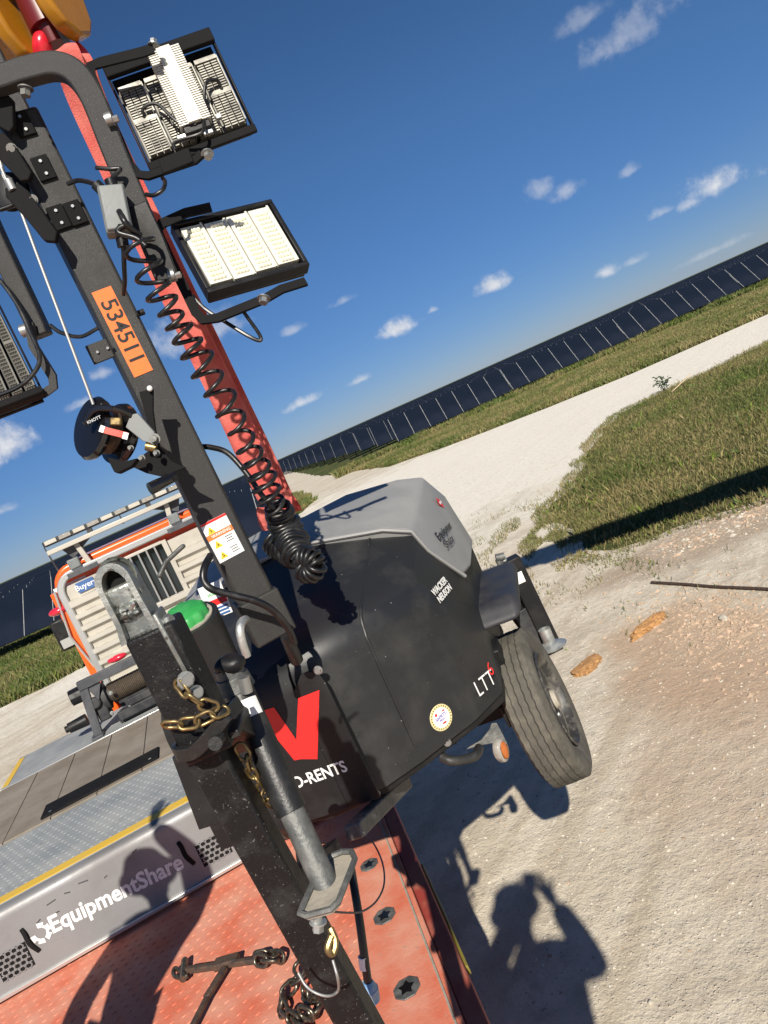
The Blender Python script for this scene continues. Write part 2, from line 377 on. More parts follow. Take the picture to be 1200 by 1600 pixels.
# ------------------------------------------------------------------ ground
def ground_mat(name, kind):
    m = bpy.data.materials.new(name); m.use_nodes = True; nt = m.node_tree; N = nt.nodes; L = nt.links
    b = N['Principled BSDF']; b.inputs['Roughness'].default_value = .95; b.inputs['Specular IOR Level'].default_value = .15
    tc = N.new('ShaderNodeTexCoord')
    def nz(sc, det, ro=.6, rot=None, scl=None):
        n = N.new('ShaderNodeTexNoise'); n.inputs['Scale'].default_value = sc; n.inputs['Detail'].default_value = det; n.inputs['Roughness'].default_value = ro
        if rot is not None:
            mp = N.new('ShaderNodeMapping'); mp.vector_type = 'TEXTURE'; mp.inputs['Rotation'].default_value = (0, 0, rot); mp.inputs['Scale'].default_value = (1/scl[0], 1/scl[1], 1)
            L.new(tc.outputs['Object'], mp.inputs['Vector']); L.new(mp.outputs[0], n.inputs['Vector'])
        else: L.new(tc.outputs['Object'], n.inputs['Vector'])
        return n.outputs[0]
    def rng_(src, lo, hi, a=0., c=1.):
        r = N.new('ShaderNodeMapRange'); r.inputs[1].default_value = lo; r.inputs[2].default_value = hi; r.inputs[3].default_value = a; r.inputs[4].default_value = c; L.new(src, r.inputs[0]); return r.outputs[0]
    def mixc(f, a, bb):
        x = N.new('ShaderNodeMix'); x.data_type = 'RGBA'; L.new(f, x.inputs['Factor'])
        for k, v in (('A', a), ('B', bb)):
            if isinstance(v, tuple): x.inputs[k].default_value = (*v, 1)
            else: L.new(v, x.inputs[k])
        return x.outputs['Result']
    def mth(op, a, bb):
        n = N.new('ShaderNodeMath'); n.operation = op
        for i, v in enumerate((a, bb)):
            if isinstance(v, (int, float)): n.inputs[i].default_value = v
            else: L.new(v, n.inputs[i])
        return n.outputs[0]
    def blob(cx, cy, rx, ry, warp):
        d = N.new('ShaderNodeVectorMath'); d.operation = 'SUBTRACT'; L.new(tc.outputs['Object'], d.inputs[0]); d.inputs[1].default_value = (cx, cy, 0)
        s = N.new('ShaderNodeVectorMath'); s.operation = 'DIVIDE'; L.new(d.outputs[0], s.inputs[0]); s.inputs[1].default_value = (rx, ry, 1)
        l = N.new('ShaderNodeVectorMath'); l.operation = 'LENGTH'; L.new(s.outputs[0], l.inputs[0])
        return rng_(mth('ADD', l.outputs['Value'], mth('MULTIPLY', mth('SUBTRACT', warp, .5), 2.2)), .75, 1.2, 1., 0.)
    if kind == 'gravel':
        w = nz(.55, 7, .65)
        cur = mixc(rng_(w, .35, .68), (.65, .575, .45), (.75, .68, .555))
        tr = nz(1.0, 6, .6, R(-36), (2.6, .10, 1)); cur = mixc(rng_(tr, .48, .66, 0, .6), cur, (.42, .345, .24))
        tr2 = nz(1.0, 6, .6, R(-75), (2.6, .09, 1)); cur = mixc(rng_(tr2, .50, .70, 0, .5), cur, (.38, .33, .25))
        pt = nz(1.9, 8, .7); cur = mixc(rng_(pt, .50, .66, 0, .5), cur, (.45, .385, .295))
        # tan and reddish subsoil round the spoil by the pipe
        pA_, pB_, pC_ = atz(1130, 1010, 0), atz(1130, 830, 0), atz(1180, 1150, 0)
        cur = mixc(mth('MULTIPLY', blob(pA_.x, pA_.y, .75, 1.3, w), .75), cur, (.50, .345, .225))
        cur = mixc(mth('MULTIPLY', blob(pC_.x, pC_.y, .9, 1.3, w), .45), cur, (.48, .34, .235))
        cur = mixc(mth('MULTIPLY', blob(pB_.x, pB_.y, 1.6, .65, w), .7), cur, (.36, .27, .19))
        cur = mixc(mth('MULTIPLY', blob(5.0, 27, 22, 13, w), .8), cur, (.86, .815, .71))  # far road painted whiter, standing in for its brightening with the view
        med = nz(9, 6, .7); cur = mixc(rng_(med, .50, .72, 0, .5), cur, (.36, .30, .225))
        fn = nz(55, 5, .75); cur = mixc(rng_(fn, .60, .74, 0, .40), cur, (.30, .25, .185))
        vo = N.new('ShaderNodeTexVoronoi'); vo.inputs['Scale'].default_value = 42; vo.inputs['Randomness'].default_value = 1
        L.new(tc.outputs['Object'], vo.inputs['Vector'])
        pb = rng_(vo.outputs['Distance'], .12, .26, 1, 0); pb = mth('MULTIPLY', pb, rng_(med, .45, .6))
        cur = mixc(mth('MULTIPLY', pb, .7), cur, (.66, .61, .53))
        L.new(cur, b.inputs['Base Color'])
        h = mth('ADD', mth('MULTIPLY', fn, .3), mth('ADD', mth('MULTIPLY', med, .9), mth('MULTIPLY', pb, .35)))
        bp = N.new('ShaderNodeBump'); bp.inputs['Strength'].default_value = .8; bp.inputs['Distance'].default_value = .03
        L.new(h, bp.inputs['Height']); L.new(bp.outputs[0], b.inputs['Normal'])
    else:
        w = nz(.35, 7, .65); g = nz(4., 7, .75)
        cur = mixc(rng_(w, .38, .66), (.055, .085, .020), (.155, .135, .058))
        cur = mixc(rng_(g, .42, .68, 0, .8), cur, (.035, .050, .014))
        L.new(cur, b.inputs['Base Color'])
        bp = N.new('ShaderNodeBump'); bp.inputs['Strength'].default_value = .9; bp.inputs['Distance'].default_value = .08
        L.new(g, bp.inputs['Height']); L.new(bp.outputs[0], b.inputs['Normal'])
    return m
m_gravel = ground_mat('crushed_limestone', 'gravel'); m_field = ground_mat('rough_grass_ground', 'grass')
obj('ground', MB().sheet([(-2500, -400, 0), (2500, -400, 0), (2500, 4500, 0), (-2500, 4500, 0)]), m_field, kind='structure', smooth=False)

def rough(poly, step, amp, seed):           # a polygon's outline resampled with an uneven edge
    out = []; n = len(poly)
    for i in range(n):
        a = Vector((*poly[i], 0)); b2 = Vector((*poly[(i+1) % n], 0)); k = max(1, int((b2-a).length/step))
        for j in range(k):
            p = a.lerp(b2, j/k)
            p += Vector((noise.noise(p*.7+Vector((seed, 0, 0)))+.5*noise.noise(p*2.3+Vector((seed, 5, 0))), noise.noise(p*.7+Vector((0, seed, 9)))+.5*noise.noise(p*2.3+Vector((3, seed, 0))), 0))*amp
            out.append((p.x, p.y))
    return out
ROAD = [(-60, -40), (70, -40), (70, 33.0), (30, 32.6), (18.4, 32.2), (12, 32.8), (8.5, 34.5), (5, 37.0), (1.4, 41.5), (-3.6, 65), (-14, 150), (-18, 150), (-8.2, 72), (-3.7, 46),
        (-3.1, 41), (-4.2, 34.5), (-6, 30), (-6.3, 24), (-8, 19.6), (-10.4, 18.6), (-18, 18.2), (-60, 18)]
ISLE = [(2.15, 11.7), (2.35, 13.2), (2.7, 14.2), (3.3, 14.9), (3.9, 16.2), (4.6, 17.9), (6.2, 20.6), (7.2, 22.2), (9.4, 22.9), (12.8, 23.6), (18, 25.0), (30, 26.6), (60, 28), (60, 7), (12, 7.4), (7.0, 8.0), (5.2, 8.55), (4.25, 8.75), (3.55, 8.9), (3.15, 8.95), (2.75, 8.95), (2.35, 9.3), (2.15, 10.2)]
obj('road', MB().sheet([(x, y, .004) for x, y in rough(ROAD, 1.5, .35, 3)]), m_gravel, kind='structure', smooth=False)
m_isle = ground_mat('thin_grass_ground', 'grass')
def inset(poly, d):
    n = len(poly); ar = sum(poly[i][0]*poly[(i+1) % n][1]-poly[(i+1) % n][0]*poly[i][1] for i in range(n)); sg = 1 if ar > 0 else -1; out = []
    for i in range(n):
        a, b = Vector(poly[i-1]), Vector(poly[(i+1) % n]); t = (b-a).normalized(); out.append((poly[i][0]-sg*t.y*d, poly[i][1]+sg*t.x*d))
    return out
obj('verge', MB().sheet([(x, y, .008) for x, y in rough(inset(rough(ISLE, .35, .25, 11), .30), .2, .12, 4)]), m_isle, kind='structure', smooth=False)

def inside(poly, X, Y):
    c = np.zeros(X.shape, bool); n = len(poly)
    for i in range(n):
        x0, y0 = poly[i]; x1, y1 = poly[i-1]
        t = ((y0 > Y) != (y1 > Y)) & (X < (x1-x0)*(Y-y0)/(y1-y0+1e-12)+x0); c ^= t
    return c
m_grass = bpy.data.materials.new('grass_blade'); m_grass.use_nodes = True
_n = m_grass.node_tree.nodes; _b = _n['Principled BSDF']; _b.inputs['Roughness'].default_value = .6; _b.inputs['Specular IOR Level'].default_value = .25
_a = _n.new('ShaderNodeAttribute'); _a.attribute_name = 'tint'; m_grass.node_tree.links.new(_a.outputs['Color'], _b.inputs['Base Color'])
def grass(X, Y, hmin, hmax, wid, dry, label):
    n = len(X)
    h = rng.uniform(hmin, hmax, n)*(.7+.6*np.array([noise.noise((x*.8, y*.8, 1.7))*.5+.5 for x, y in zip(X, Y)]))
    a = rng.uniform(0, 2*np.pi, n); ln = rng.uniform(.15, .75, n)*h; la = rng.uniform(0, 2*np.pi, n)
    w = wid*rng.uniform(.6, 1.5, n)
    v = np.zeros((n, 4, 3)); dx, dy = np.cos(a)*w, np.sin(a)*w; bx, by = np.cos(la)*ln, np.sin(la)*ln
    v[:, 0] = np.c_[X-dx, Y-dy, np.zeros(n)]; v[:, 1] = np.c_[X+dx, Y+dy, np.zeros(n)]
    v[:, 2] = np.c_[X+dx*.7+bx*.35, Y+dy*.7+by*.35, h*.6]; v[:, 3] = np.c_[X+bx, Y+by, h]
    me = bpy.data.meshes.new('grass'); me.vertices.add(4*n); me.vertices.foreach_set('co', v.ravel())
    me.loops.add(6*n); me.polygons.add(2*n)
    i = np.arange(n)[:, None]*4; me.loops.foreach_set('vertex_index', (i+np.array([0, 1, 2, 0, 2, 3])).ravel())
    me.polygons.foreach_set('loop_start', np.arange(2*n)*3); me.update(calc_edges=True)
    pn = np.array([noise.fractal((x*.45, y*.45, 4.2), 1.0, 2.0, 4)*.6 for x, y in zip(X, Y)])
    t = np.clip(dry+.06+pn*1.25+rng.normal(0, .25, n), 0, 1)[:, None]
    g = np.array([[.062, .092, .020]])*(1-t)+np.array([[.215, .175, .078]])*t
    yl = (rng.random(n) < .06)[:, None]; g = np.where(yl, np.array([[.115, .16, .024]]), g)*rng.uniform(.7, 1.55, (n, 1))
    c = np.ones((n, 4, 4)); c[:, :, :3] = g[:, None, :]
    at_ = me.attributes.new('tint', 'FLOAT_COLOR', 'POINT'); at_.data.foreach_set('color', c.ravel())
    me.materials.append(m_grass); o = bpy.data.objects.new('grass', me); col.objects.link(o); return setp(o, label, 'grass', None, 'stuff')
def scatter(poly, n, box, expo=1., fade=None):
    X = rng.uniform(box[0], box[1], n); Y = box[2]+(box[3]-box[2])*rng.random(n)**expo
    k = inside(poly, X, Y); X, Y = X[k], Y[k]
    return X, Y
iX, iY = scatter(rough(rough(ISLE, .35, .35, 11), .12, .13, 6), 360000, (1.5, 22, 7, 27), 1.25)
keep = np.array([noise.noise((x*.9, y*.9, 0))+.55 > .0 or random.random() < .5 for x, y in zip(iX, iY)]) & ((iX-1.9)*.75+(iY-9.6)*.12 > rng.random(len(iX))*.8)
grass(iX[keep], iY[keep], .025, .105, .0044, .60, 'rough green and straw coloured grass on the verge right of the tower')
sX = rng.uniform(-7, 40, 330000); sY = 31+23.5*rng.random(330000)**.9
k = ~inside(rough(ROAD, 1.2, .5, 3), sX, sY); sX, sY = sX[k], sY[k]
grass(sX, sY, .12, .32, .014, .48, 'tall grass strip between the white road and the long right solar row')
lX = rng.uniform(-24, -3.0, 190000); lY = 18+22*rng.random(190000)**1.1
k = ~inside(rough(ROAD, 1.2, .4, 3), lX, lY); lX, lY = lX[k], lY[k]
grass(lX, lY, .10, .26, .011, .30, 'green grass strip below the near left solar row')
wX, wY = scatter(ISLE, 14000, (2.2, 20, 8.6, 26), 1.2); kk = np.array([noise.noise((x*.8, y*.8, 8)) > .12 for x, y in zip(wX, wY)])
grass(wX[kk], wY[kk], .05, .16, .016, -.25, 'broad dark weeds in clumps over the verge')
wX, wY = scatter(ISLE, 3000, (2.4, 22, 8.8, 26), 1.2); grass(wX, wY, .08, .20, .0022, .9, 'tall dead stalks standing over the verge')
wX = rng.uniform(-2, 40, 26000); wY = rng.uniform(51.5, 54.6, 26000); grass(wX, wY, .25, .62, .03, .22, 'tall weeds along the foot of the long right solar row')
# sparse runners over the gravel at the verge's ragged tip
tX = rng.normal(2.25, .5, 16000); tY = rng.normal(11.6, 1.5, 16000); k = inside(ROAD, tX, tY)
kk = np.array([noise.noise((x*2.2+y*.6, y*1.1-x*1.8, 3)) > .02 for x, y in zip(tX, tY)])
grass(tX[k & kk], tY[k & kk], .02, .08, .004, .45, 'thin runner grass creeping onto gravel at the verge tip')

# loose stones
def stones(n, fx, smin, smax, name, label, mts):
    mb = MB(); base = [(1,0,0),(-1,0,0),(0,1,0),(0,-1,0),(0,0,.8),(0,0,-.3)]; fs = [(0,2,4),(2,1,4),(1,3,4),(3,0,4)]
    V = []; F = []; MI = []
    for i in range(n):
        x, y = fx(); s_ = smin*(smax/smin)**(random.random()**2.4); a = random.random()*6.28; q = random.uniform(.6, 1.1), random.uniform(.6, 1.3), random.uniform(.4, .9)
        o = len(V); mi = random.choice((0, 0, 1, 2))
        for b_ in base:
            j = [c*random.uniform(.7, 1.25) for c in b_]
            V.append((x+s_*(math.cos(a)*j[0]*q[0]-math.sin(a)*j[1]*q[1]), y+s_*(math.sin(a)*j[0]*q[0]+math.cos(a)*j[1]*q[1]), .004+s_*j[2]*q[2]))
        for f in fs: F.append([k+o for k in f]); MI.append(mi)
    mb.v = V; mb.f = F; mb.mi = MI
    return obj(name, mb, mts, smooth=False, kind='stuff', label=label, cat='stones', flip=False)
m_st0 = mat('white_limestone', (.63, .58, .49), .9); m_st1 = mat('pale_limestone', (.50, .46, .38), .9); m_st2 = mat('tan_stone', (.40, .30, .21), .9); m_st4 = mat('pinkish_stone', (.52, .37, .26), .9); m_st3 = mat('grey_stone', (.33, .30, .25), .9)
def fx1():
    while True:
        y = 3.2+9*random.random()**1.2; x = random.uniform(-.4, 6.5)
        return x, y
stones(16000, fx1, .003, .012, 'gravel', 'loose pale gravel strewn over the white yard', [m_st0, m_st1, m_st3])
stones(5200, fx1, .007, .019, 'gravel', 'coarser tan and grey gravel scattered over the yard', [m_st1, m_st3, m_st2])
sp_c = atz(1125, 972, 0); rb0, rb1 = atz(1040, 862, 0), atz(1215, 790, 0)
stones(2600, lambda: (random.gauss(sp_c.x, .33), random.gauss(sp_c.y, .62)), .006, .036, 'spoil', 'tan crumbs of broken earth scattered below the rusty pipe', [m_st2, m_st2, m_st4])
stones(1100, lambda: (lambda t: (rb0.x+t*(rb1.x-rb0.x)*1.4+random.gauss(0, .2), rb0.y+t*(rb1.y-rb0.y)*1.4+random.gauss(0, .25)))(random.random()), .008, .045, 'spoil', 'broken tan rubble along the lower edge of the verge', [m_st2, m_st1, m_st4])
m_clod = mat('orange_clay', (.50, .27, .105), .95, 0, (.36, .185, .07), 30, 8, .4, .6, .8, 60)
def lump(name, p, sx, sy, h, rot, label, cat, mt, jit=.5, seed=0, n=30):
    mb = MB(); mb.ball((0, 0, 0), 1.0, n, (1, 1, 1), jit, seed)
    M = Matrix.Translation(Vector(p)) @ Matrix.Rotation(rot, 4, 'Z') @ Matrix.Diagonal((sx, sy, h, 1))
    for i, v in enumerate(mb.v):
        w = Vector(v); w = w*(1+.16*noise.noise(w*5+Vector((seed, 2, 3)))); w *= 1+.10*noise.noise(w*13+Vector((seed, 8, 1))); q = M @ w; mb.v[i] = (q.x, q.y, max(q.z, -.01))
    if name == 'clay_clod':
        for k in range(260):
            a = random.random()*6.283; r_ = math.sqrt(random.random())*1.02; c = M @ Vector((r_*math.cos(a), r_*math.sin(a), 0)); z = p.z*.3+h*max(0, 1-r_*r_)**.5*.9
            s_ = .006+.016*random.random()**2; b_ = [Vector(v)*s_*random.uniform(.6, 1.3) for v in ((1, 0, 0), (-1, 0, 0), (0, 1, 0), (0, -1, 0), (0, 0, .9), (0, 0, -.8))]
            Rm = Matrix.Rotation(random.random()*6, 3, 'Z') @ Matrix.Rotation(random.random()*3, 3, 'X')
            mb.add([Vector((c.x, c.y, z))+Rm @ v for v in b_], [(0, 2, 4), (2, 1, 4), (1, 3, 4), (3, 0, 4), (2, 0, 5), (1, 2, 5), (3, 1, 5), (0, 3, 5)])
    return obj(name, mb, mt, label=label, cat=cat, ang=20)
lump('clay_clod', atz(918, 1040, .02), .18, .10, .022, R(40), 'flat crumbled patch of orange clay nearer the trailer wheel', 'clod', m_clod, .5, 1)
lump('clay_clod', atz(1012, 978, .02), .24, .075, .045, R(28), 'long lump of orange clay with a dark end nearer the rusty pipe', 'clod', m_clod, .45, 5)
for (px, py, s_, lb) in [(1131, 966, .042, 'largest pale stone among the tan crumbs right of the clay lump'), (975, 958, .03, 'small dark stone on pale gravel left of the rusty pipe end'), (1065, 885, .035, 'small dark stone in the dirt above the rusty pipe'), (1016, 1566, .012, 'small pale stone on gravel near the bottom right corner')]:
    lump('stone', atz(px, py, .01), s_*1.2, s_*.8, s_*.7, random.random()*3, lb, 'stone', m_st3 if 'dark' in lb else m_st1, .35, px, 9)
t = thing('pipe', atz(1110, 915, .02), 'long thin rusty pipe lying on the dirt at the right edge', 'pipe')
obj('tube', MB().tube(catmull([atz(1018, 910, .02), atz(1070, 913, .022), atz(1120, 917, .02), atz(1205, 921, .02), atz(1300, 930, .02)], 6), .016, 10), m_rust, t)
# weed and stake by the road
wp = atz(1040, 612, 0)
wt = thing('weed', wp, 'small dark leafy weed standing at the far corner of the verge', 'weed')
mb = MB(); ml = MB()
for i in range(7):
    a = i*.9; tip = wp+Vector((math.cos(a)*.22, math.sin(a)*.22, .32+.08*(i % 3)))
    mb.tube([wp, wp.lerp(tip, .5)+Vector((0, 0, .06)), tip], .008, 5)
    for k in range(9):
        c = wp.lerp(tip, .35+.08*k)+Vector((random.gauss(0, .04), random.gauss(0, .04), random.gauss(.04, .03))); d = Vector((random.gauss(0, 1), random.gauss(0, 1), random.gauss(.3, .5))).normalized(); e = d.orthogonal().normalized()
        ml.sheet([c-d*.06, c-e*.025, c+d*.06, c+e*.025])
m_leaf = mat('dark_green_leaf', (.035, .06, .02), .6)
obj('stem', mb, m_leaf, wt); obj('leaf', ml, m_leaf, wt, kind='stuff', smooth=False)
sp0 = atz(1042, 617, 0)+Vector((.15, 0, .02)); sk = thing('stake', sp0, 'pale wooden survey stake fallen beside the dark weed', 'stake')
obj('shaft', MB().bar(sp0, sp0+Vector((.75, .1, .24)), .035, .02), mat('pale_wood', (.6, .47, .3), .8), sk, bev=.003)

# ------------------------------------------------------------------ solar rows
PITCHM = 1.235; CH = 2.28; TILT = R(46)
def panel_mesh():
    mb = MB(); mb.m = 0; mb.box((1.205, CH, .03), Matrix.Identity(4))
    mb.m = 1
    for x in (-.5975,): mb.box((.024, CH*.985, .034), Matrix.Translation((x-.012, 0, .0035)))
    mb.box((.03, .10, .05), Matrix.Translation((-.6, CH*.22, .012))); mb.box((.03, .10, .05), Matrix.Translation((-.6, -CH*.22, .012)))
    me = bpy.data.meshes.new('panel'); me.from_pydata(mb.v, [], mb.f); me.materials.append(m_panel); me.materials.append(m_pframe)
    me.polygons.foreach_set('material_index', mb.mi); me.update(); return me
PM = panel_mesh()
def plain_mesh():
    mb = MB(); mb.box((1.205, CH, .03), Matrix.Identity(4)); mb.m = 1; mb.box((.014, CH*.97, .034), Matrix.Translation((-.6095, 0, .001)))
    me = bpy.data.meshes.new('panel'); me.from_pydata(mb.v, [], mb.f); me.materials.append(m_panel); me.materials.append(m_pframe)
    me.polygons.foreach_set('material_index', mb.mi); me.update(); return me
PM2 = plain_mesh()
PROT = Matrix.Rotation(TILT, 4, 'X'); PZ = 1.39
def tracker(x0, x1, y, nfirst, from_right, label, group, front=False):
    PMx = PM if front else PM2
    t = thing('solar_row', (x0 if not from_right else x1, y, 0), label, 'solar row', group)
    n = int(abs(x1-x0)/PITCHM); tub = MB(); rest = MB()
    for i in range(n):
        x = (x0+.62+i*PITCHM) if not from_right else (x1-.62-i*PITCHM)
        x += (.07*(i//7)) * (-1 if from_right else 1)
        M = Matrix.Translation((x, y, PZ)) @ PROT @ Matrix.Rotation(random.gauss(0, .011), 4, 'X')
        if i < nfirst:
            o = bpy.data.objects.new('panel', PMx); link(o, t); o.matrix_basis = M
        else:
            vs = [M @ v.co for v in PMx.vertices]; o_ = len(rest.v); rest.v += [tuple(v) for v in vs]
            for p in PMx.polygons: rest.f.append([k+o_ for k in p.vertices]); rest.mi.append(p.material_index)
        if i % 7 == 0:
            q = MB(); q.box((.10, .12, 1.28), Matrix.Translation((x+.15, y+.22, .64)))
            obj('post', q, m_pole, t, smooth=False)
            if not front or i == 0: continue
            q = MB(); q.box((.016, .04, CH*.42), Matrix.Translation((x-.64, y+.03, PZ-.03)) @ PROT @ Matrix.Rotation(R(90), 4, 'X')); obj('mount_arm', q, m_pframe, t, smooth=False)
    obj('torque_tube', MB().cyl((x0, y+.07, PZ-.08), (x1, y+.07, PZ-.08), .065, n=8), m_pole, t)
    if rest.f: obj('panel_run', rest, [m_panel, m_pframe], t, smooth=False, kind='stuff', flip=False)
    return t
YR = 54.0
tracker(2.9, 46, YR, 30, False, 'long nearest row of dark solar panels along the right side beyond the road', 'solar tracker rows', True)
for k in range(1, 17):
    y = YR+6.0*k; xe = 2.9-1.28*k
    lab = 'solar row just behind the long right front row, its left end showing' if k == 1 else ('second solar row behind the long right front row' if k == 2 else 'distant solar row stepping away behind the right front row')
    tracker(xe, 46+3*k, y, 3 if k < 12 else 0, False, lab, 'solar rows stepping away to the vanishing point' if k > 2 else 'solar tracker rows')
tracker(-27, -3.25, 30.0, 14, True, 'nearest left row of dark solar panels behind the orange truck', 'solar tracker rows', True)
for k in range(1, 5):
    lab = ('solar row directly behind the near left row', 'solar row second behind the near left row', 'solar row third behind the near left row', 'solar row farthest back behind the near left row')[k-1]
    tracker(-30-3*k, -3.25-1.3*k, 30+6.0*k, 6, True, lab, 'solar tracker rows')

mb = MB()
for k in range(26):
    y = 156+k*9.0; x1 = 150+k*6; mb.box((x1+24+k*1.6, CH, .03), Matrix.Translation(((x1-24-k*1.6)/2, y, PZ)) @ PROT)
for k in range(34):
    y = 60+k*7.5; x1 = -9-1.3*k; x0 = -70-5*k; mb.box((x1-x0, CH, .03), Matrix.Translation(((x1+x0)/2, y, PZ)) @ PROT)
obj('solar_field', mb, m_panel, smooth=False, kind='stuff', label='far rows of the solar field running dark to the horizon', cat='solar field')

# ------------------------------------------------------------------ light tower hanging from the crane
T = Frame(12); CX = -1.08
base = T.W(CX, 3.0, 1.6)
tw = thing('light_tower', base, 'black and grey towable light tower hanging from a red sling above the orange deck', 'light tower', rz=T.rz)
def TW(dx, y, z): return T.W(CX+dx, y, z)
# body shell
TOPY = 2.86
def hp_(px, py, y): p = T.L(T.y(px, py, y)); return (p.x-CX, p.y, p.z)
h0, h1, h2, h3, h4 = hp_(470, 852, TOPY), hp_(540, 822, TOPY), hp_(600, 829, TOPY), hp_(641, 833, TOPY), hp_(664, 860, TOPY+.02)
colsR = [[(.0, 2.262, 1.66), (.0, 2.262, 2.215), (.0, h0[1]-.01, h0[2]+.004)],
         [(.215, 2.325, 1.66), (.215, 2.325, 2.212), (h0[0]+.02, h0[1], h0[2])],
         [(.335, 2.415, 1.66), (.335, 2.418, 2.20), (h2[0]-.06, h2[1], h2[2])],
         [(.52, 2.585, 1.66), (.515, 2.60, 2.17), (h3[0]+.01, h3[1], h3[2]-.008)],
         [(.632, 2.72, 1.67), (.632, 2.88, 1.90), (.632, 2.98, 2.09)],
         [(.64, 3.55, 1.70), (.64, 3.55, 1.90), (.64, 3.58, 2.09)]]
colsA = [[(-x, y, z) for x, y, z in c] for c in colsR[:0:-1]]+colsR
def rounded_col(c):              # a softly rounded crest between the upright face and the slope
    b, k, t = (Vector(p) for p in c); p0 = k+(b-k)*min(.9, .085/(b-k).length); p2 = k+(t-k)*min(.9, .12/(t-k).length)
    return [b, b.lerp(p0, .5)]+[p0*(1-u)**2+k*2*u*(1-u)+p2*u*u for u in [q/8 for q in range(9)]]+[p2.lerp(t, .5), t]
mb = MB(); RC = [rounded_col(c) for c in colsA]; nr = len(RC[0]); vs = [TW(*p) for c in RC for p in c]; fs = []
for i in range(len(RC)-1):
    for j in range(nr-1): fs.append((i*nr+j, (i+1)*nr+j, (i+1)*nr+j+1, i*nr+j+1))
_e = nr*(len(RC)-1); fs.append([i*nr for i in range(len(RC))][::-1])
for j in range(nr-1): fs.append((_e+j, _e+j+1, j+1, j))
mb.add(vs, fs)
shell = obj('body_shell', mb, m_shell, tw, ang=34)
def groove(p0, p1, nrm, w=.012):
    return MB().bar(Vector(p0), Vector(p1), w, .006, Vector(nrm))
# raised seams down the facets
c2_ = colsR[2][2]
for pth in ([(.335, 2.414, 1.72), (.335, 2.418, 2.08), (.336, 2.428, 2.155), (.336+.10*(c2_[0]-.336), 2.468, 2.215), (.336+.5*(c2_[0]-.336), 2.425+.5*(c2_[1]-2.425), 2.2+.5*(c2_[2]-2.2)-.004), (c2_[0], c2_[1]-.02, c2_[2]-.006)],):
    obj('seam', MB().tube(catmull([TW(*p) for p in pth], 6), .0055, 8), m_shell, tw)
# lower skirt
mb = MB(); sk = [(-.63, 2.74), (-.51, 2.60), (-.33, 2.44), (-.21, 2.345), (0, 2.29), (.21, 2.345), (.33, 2.44), (.51, 2.60), (.63, 2.74), (.63, 3.5), (-.63, 3.5)]
mb.prism(sk, basis(T.ex, T.ey, Vector((0, 0, 1)), TW(0, 0, 1.625)), .045); obj('skirt', mb, m_blk, tw, bev=.008)
for (dx, y, z) in [(.17, 2.320, 1.648), (.42, 2.50, 1.655)]:
    obj('bolt', MB().bolt(TW(dx, y, z), -T.ey+T.ex*.3, .009, .008), m_zinc, tw)
# hood
yB = 3.43
def hb_(px, py, y=yB): p = T.L(T.y(px, py, y)); return (p.x-CX, p.y, p.z)
b0, b1, b2, b3 = hb_(475, 806), hb_(560, 764), hb_(621, 748), hb_(660, 744)
up = .012
hr = [[(.0, TOPY-.02, h0[2]+up), (.0, 3.15, h0[2]+up+.01), (.0, yB, b0[2])], [(h0[0], TOPY-.02, h0[2]+up), (h0[0]*.6+b1[0]*.4, 3.15, (h0[2]+b1[2])/2+up), (b1[0]*.8, yB, b1[2])],
      [(h2[0], TOPY-.02, h2[2]+up), (h2[0]*.5+b2[0]*.5, 3.15, (h2[2]+b2[2])/2+up), (b2[0], yB, b2[2])], [(h3[0]+.01, TOPY-.015, h3[2]+up), ((h3[0]+b3[0])/2+.012, 3.15, (h3[2]+b3[2])/2+up), (b3[0], yB, b3[2])],
      [(h4[0]+.012, h4[1]-.01, h4[2]+.004), (.632, 3.17, (h4[2]+2.33)/2+.02), (.628, 3.52, 2.335)], [(.645, 2.975, 2.08), (.662, 3.15, 2.06), (.655, 3.62, 2.06)]]
hA = [[(-x, y, z) for x, y, z in c] for c in hr[:0:-1]]+hr
mb = MB(); vs = [TW(*p) for c in hA for p in c]; n = len(hA); fs = []
for i in range(n-1):
    for j in range(2): fs.append((i*3+j, (i+1)*3+j, (i+1)*3+j+1, i*3+j+1))
fs.append([i*3 for i in range(n)]); fs.append([i*3+2 for i in range(n)][::-1]); fs.append((0, 1, (n-1)*3+1, (n-1)*3)); fs.append((1, 2, (n-1)*3+2, (n-1)*3+1))
mb.add(vs, fs)
hood = obj('hood', mb, m_hood, tw, bev=.018, seg=3, hard=True)
mb = MB(); lip = [TW(*p[0])+Vector((0, 0, -.004))-T.ey*.004 for p in hA]
mb.tube(lip, .008, 6); obj('hood_lip', mb, m_hood, hood)
# rear body below the hood
obj('rear_body', MB().box((1.22, .62, .42), T.m(CX, 3.55, 1.87)), m_shell, tw, bev=.03)
obj('chassis', MB().box((.80, 1.2, .08), T.m(CX, 3.3, 1.585)), m_blk, tw, bev=.006)
# chassis tube seen below the nose
pA, pB = at(632, 1222, 2.75), at(552, 1300, 2.22)
obj('chassis_tube', MB().bar(pA, pB, .055, .05), m_galvd, tw, bev=.006)
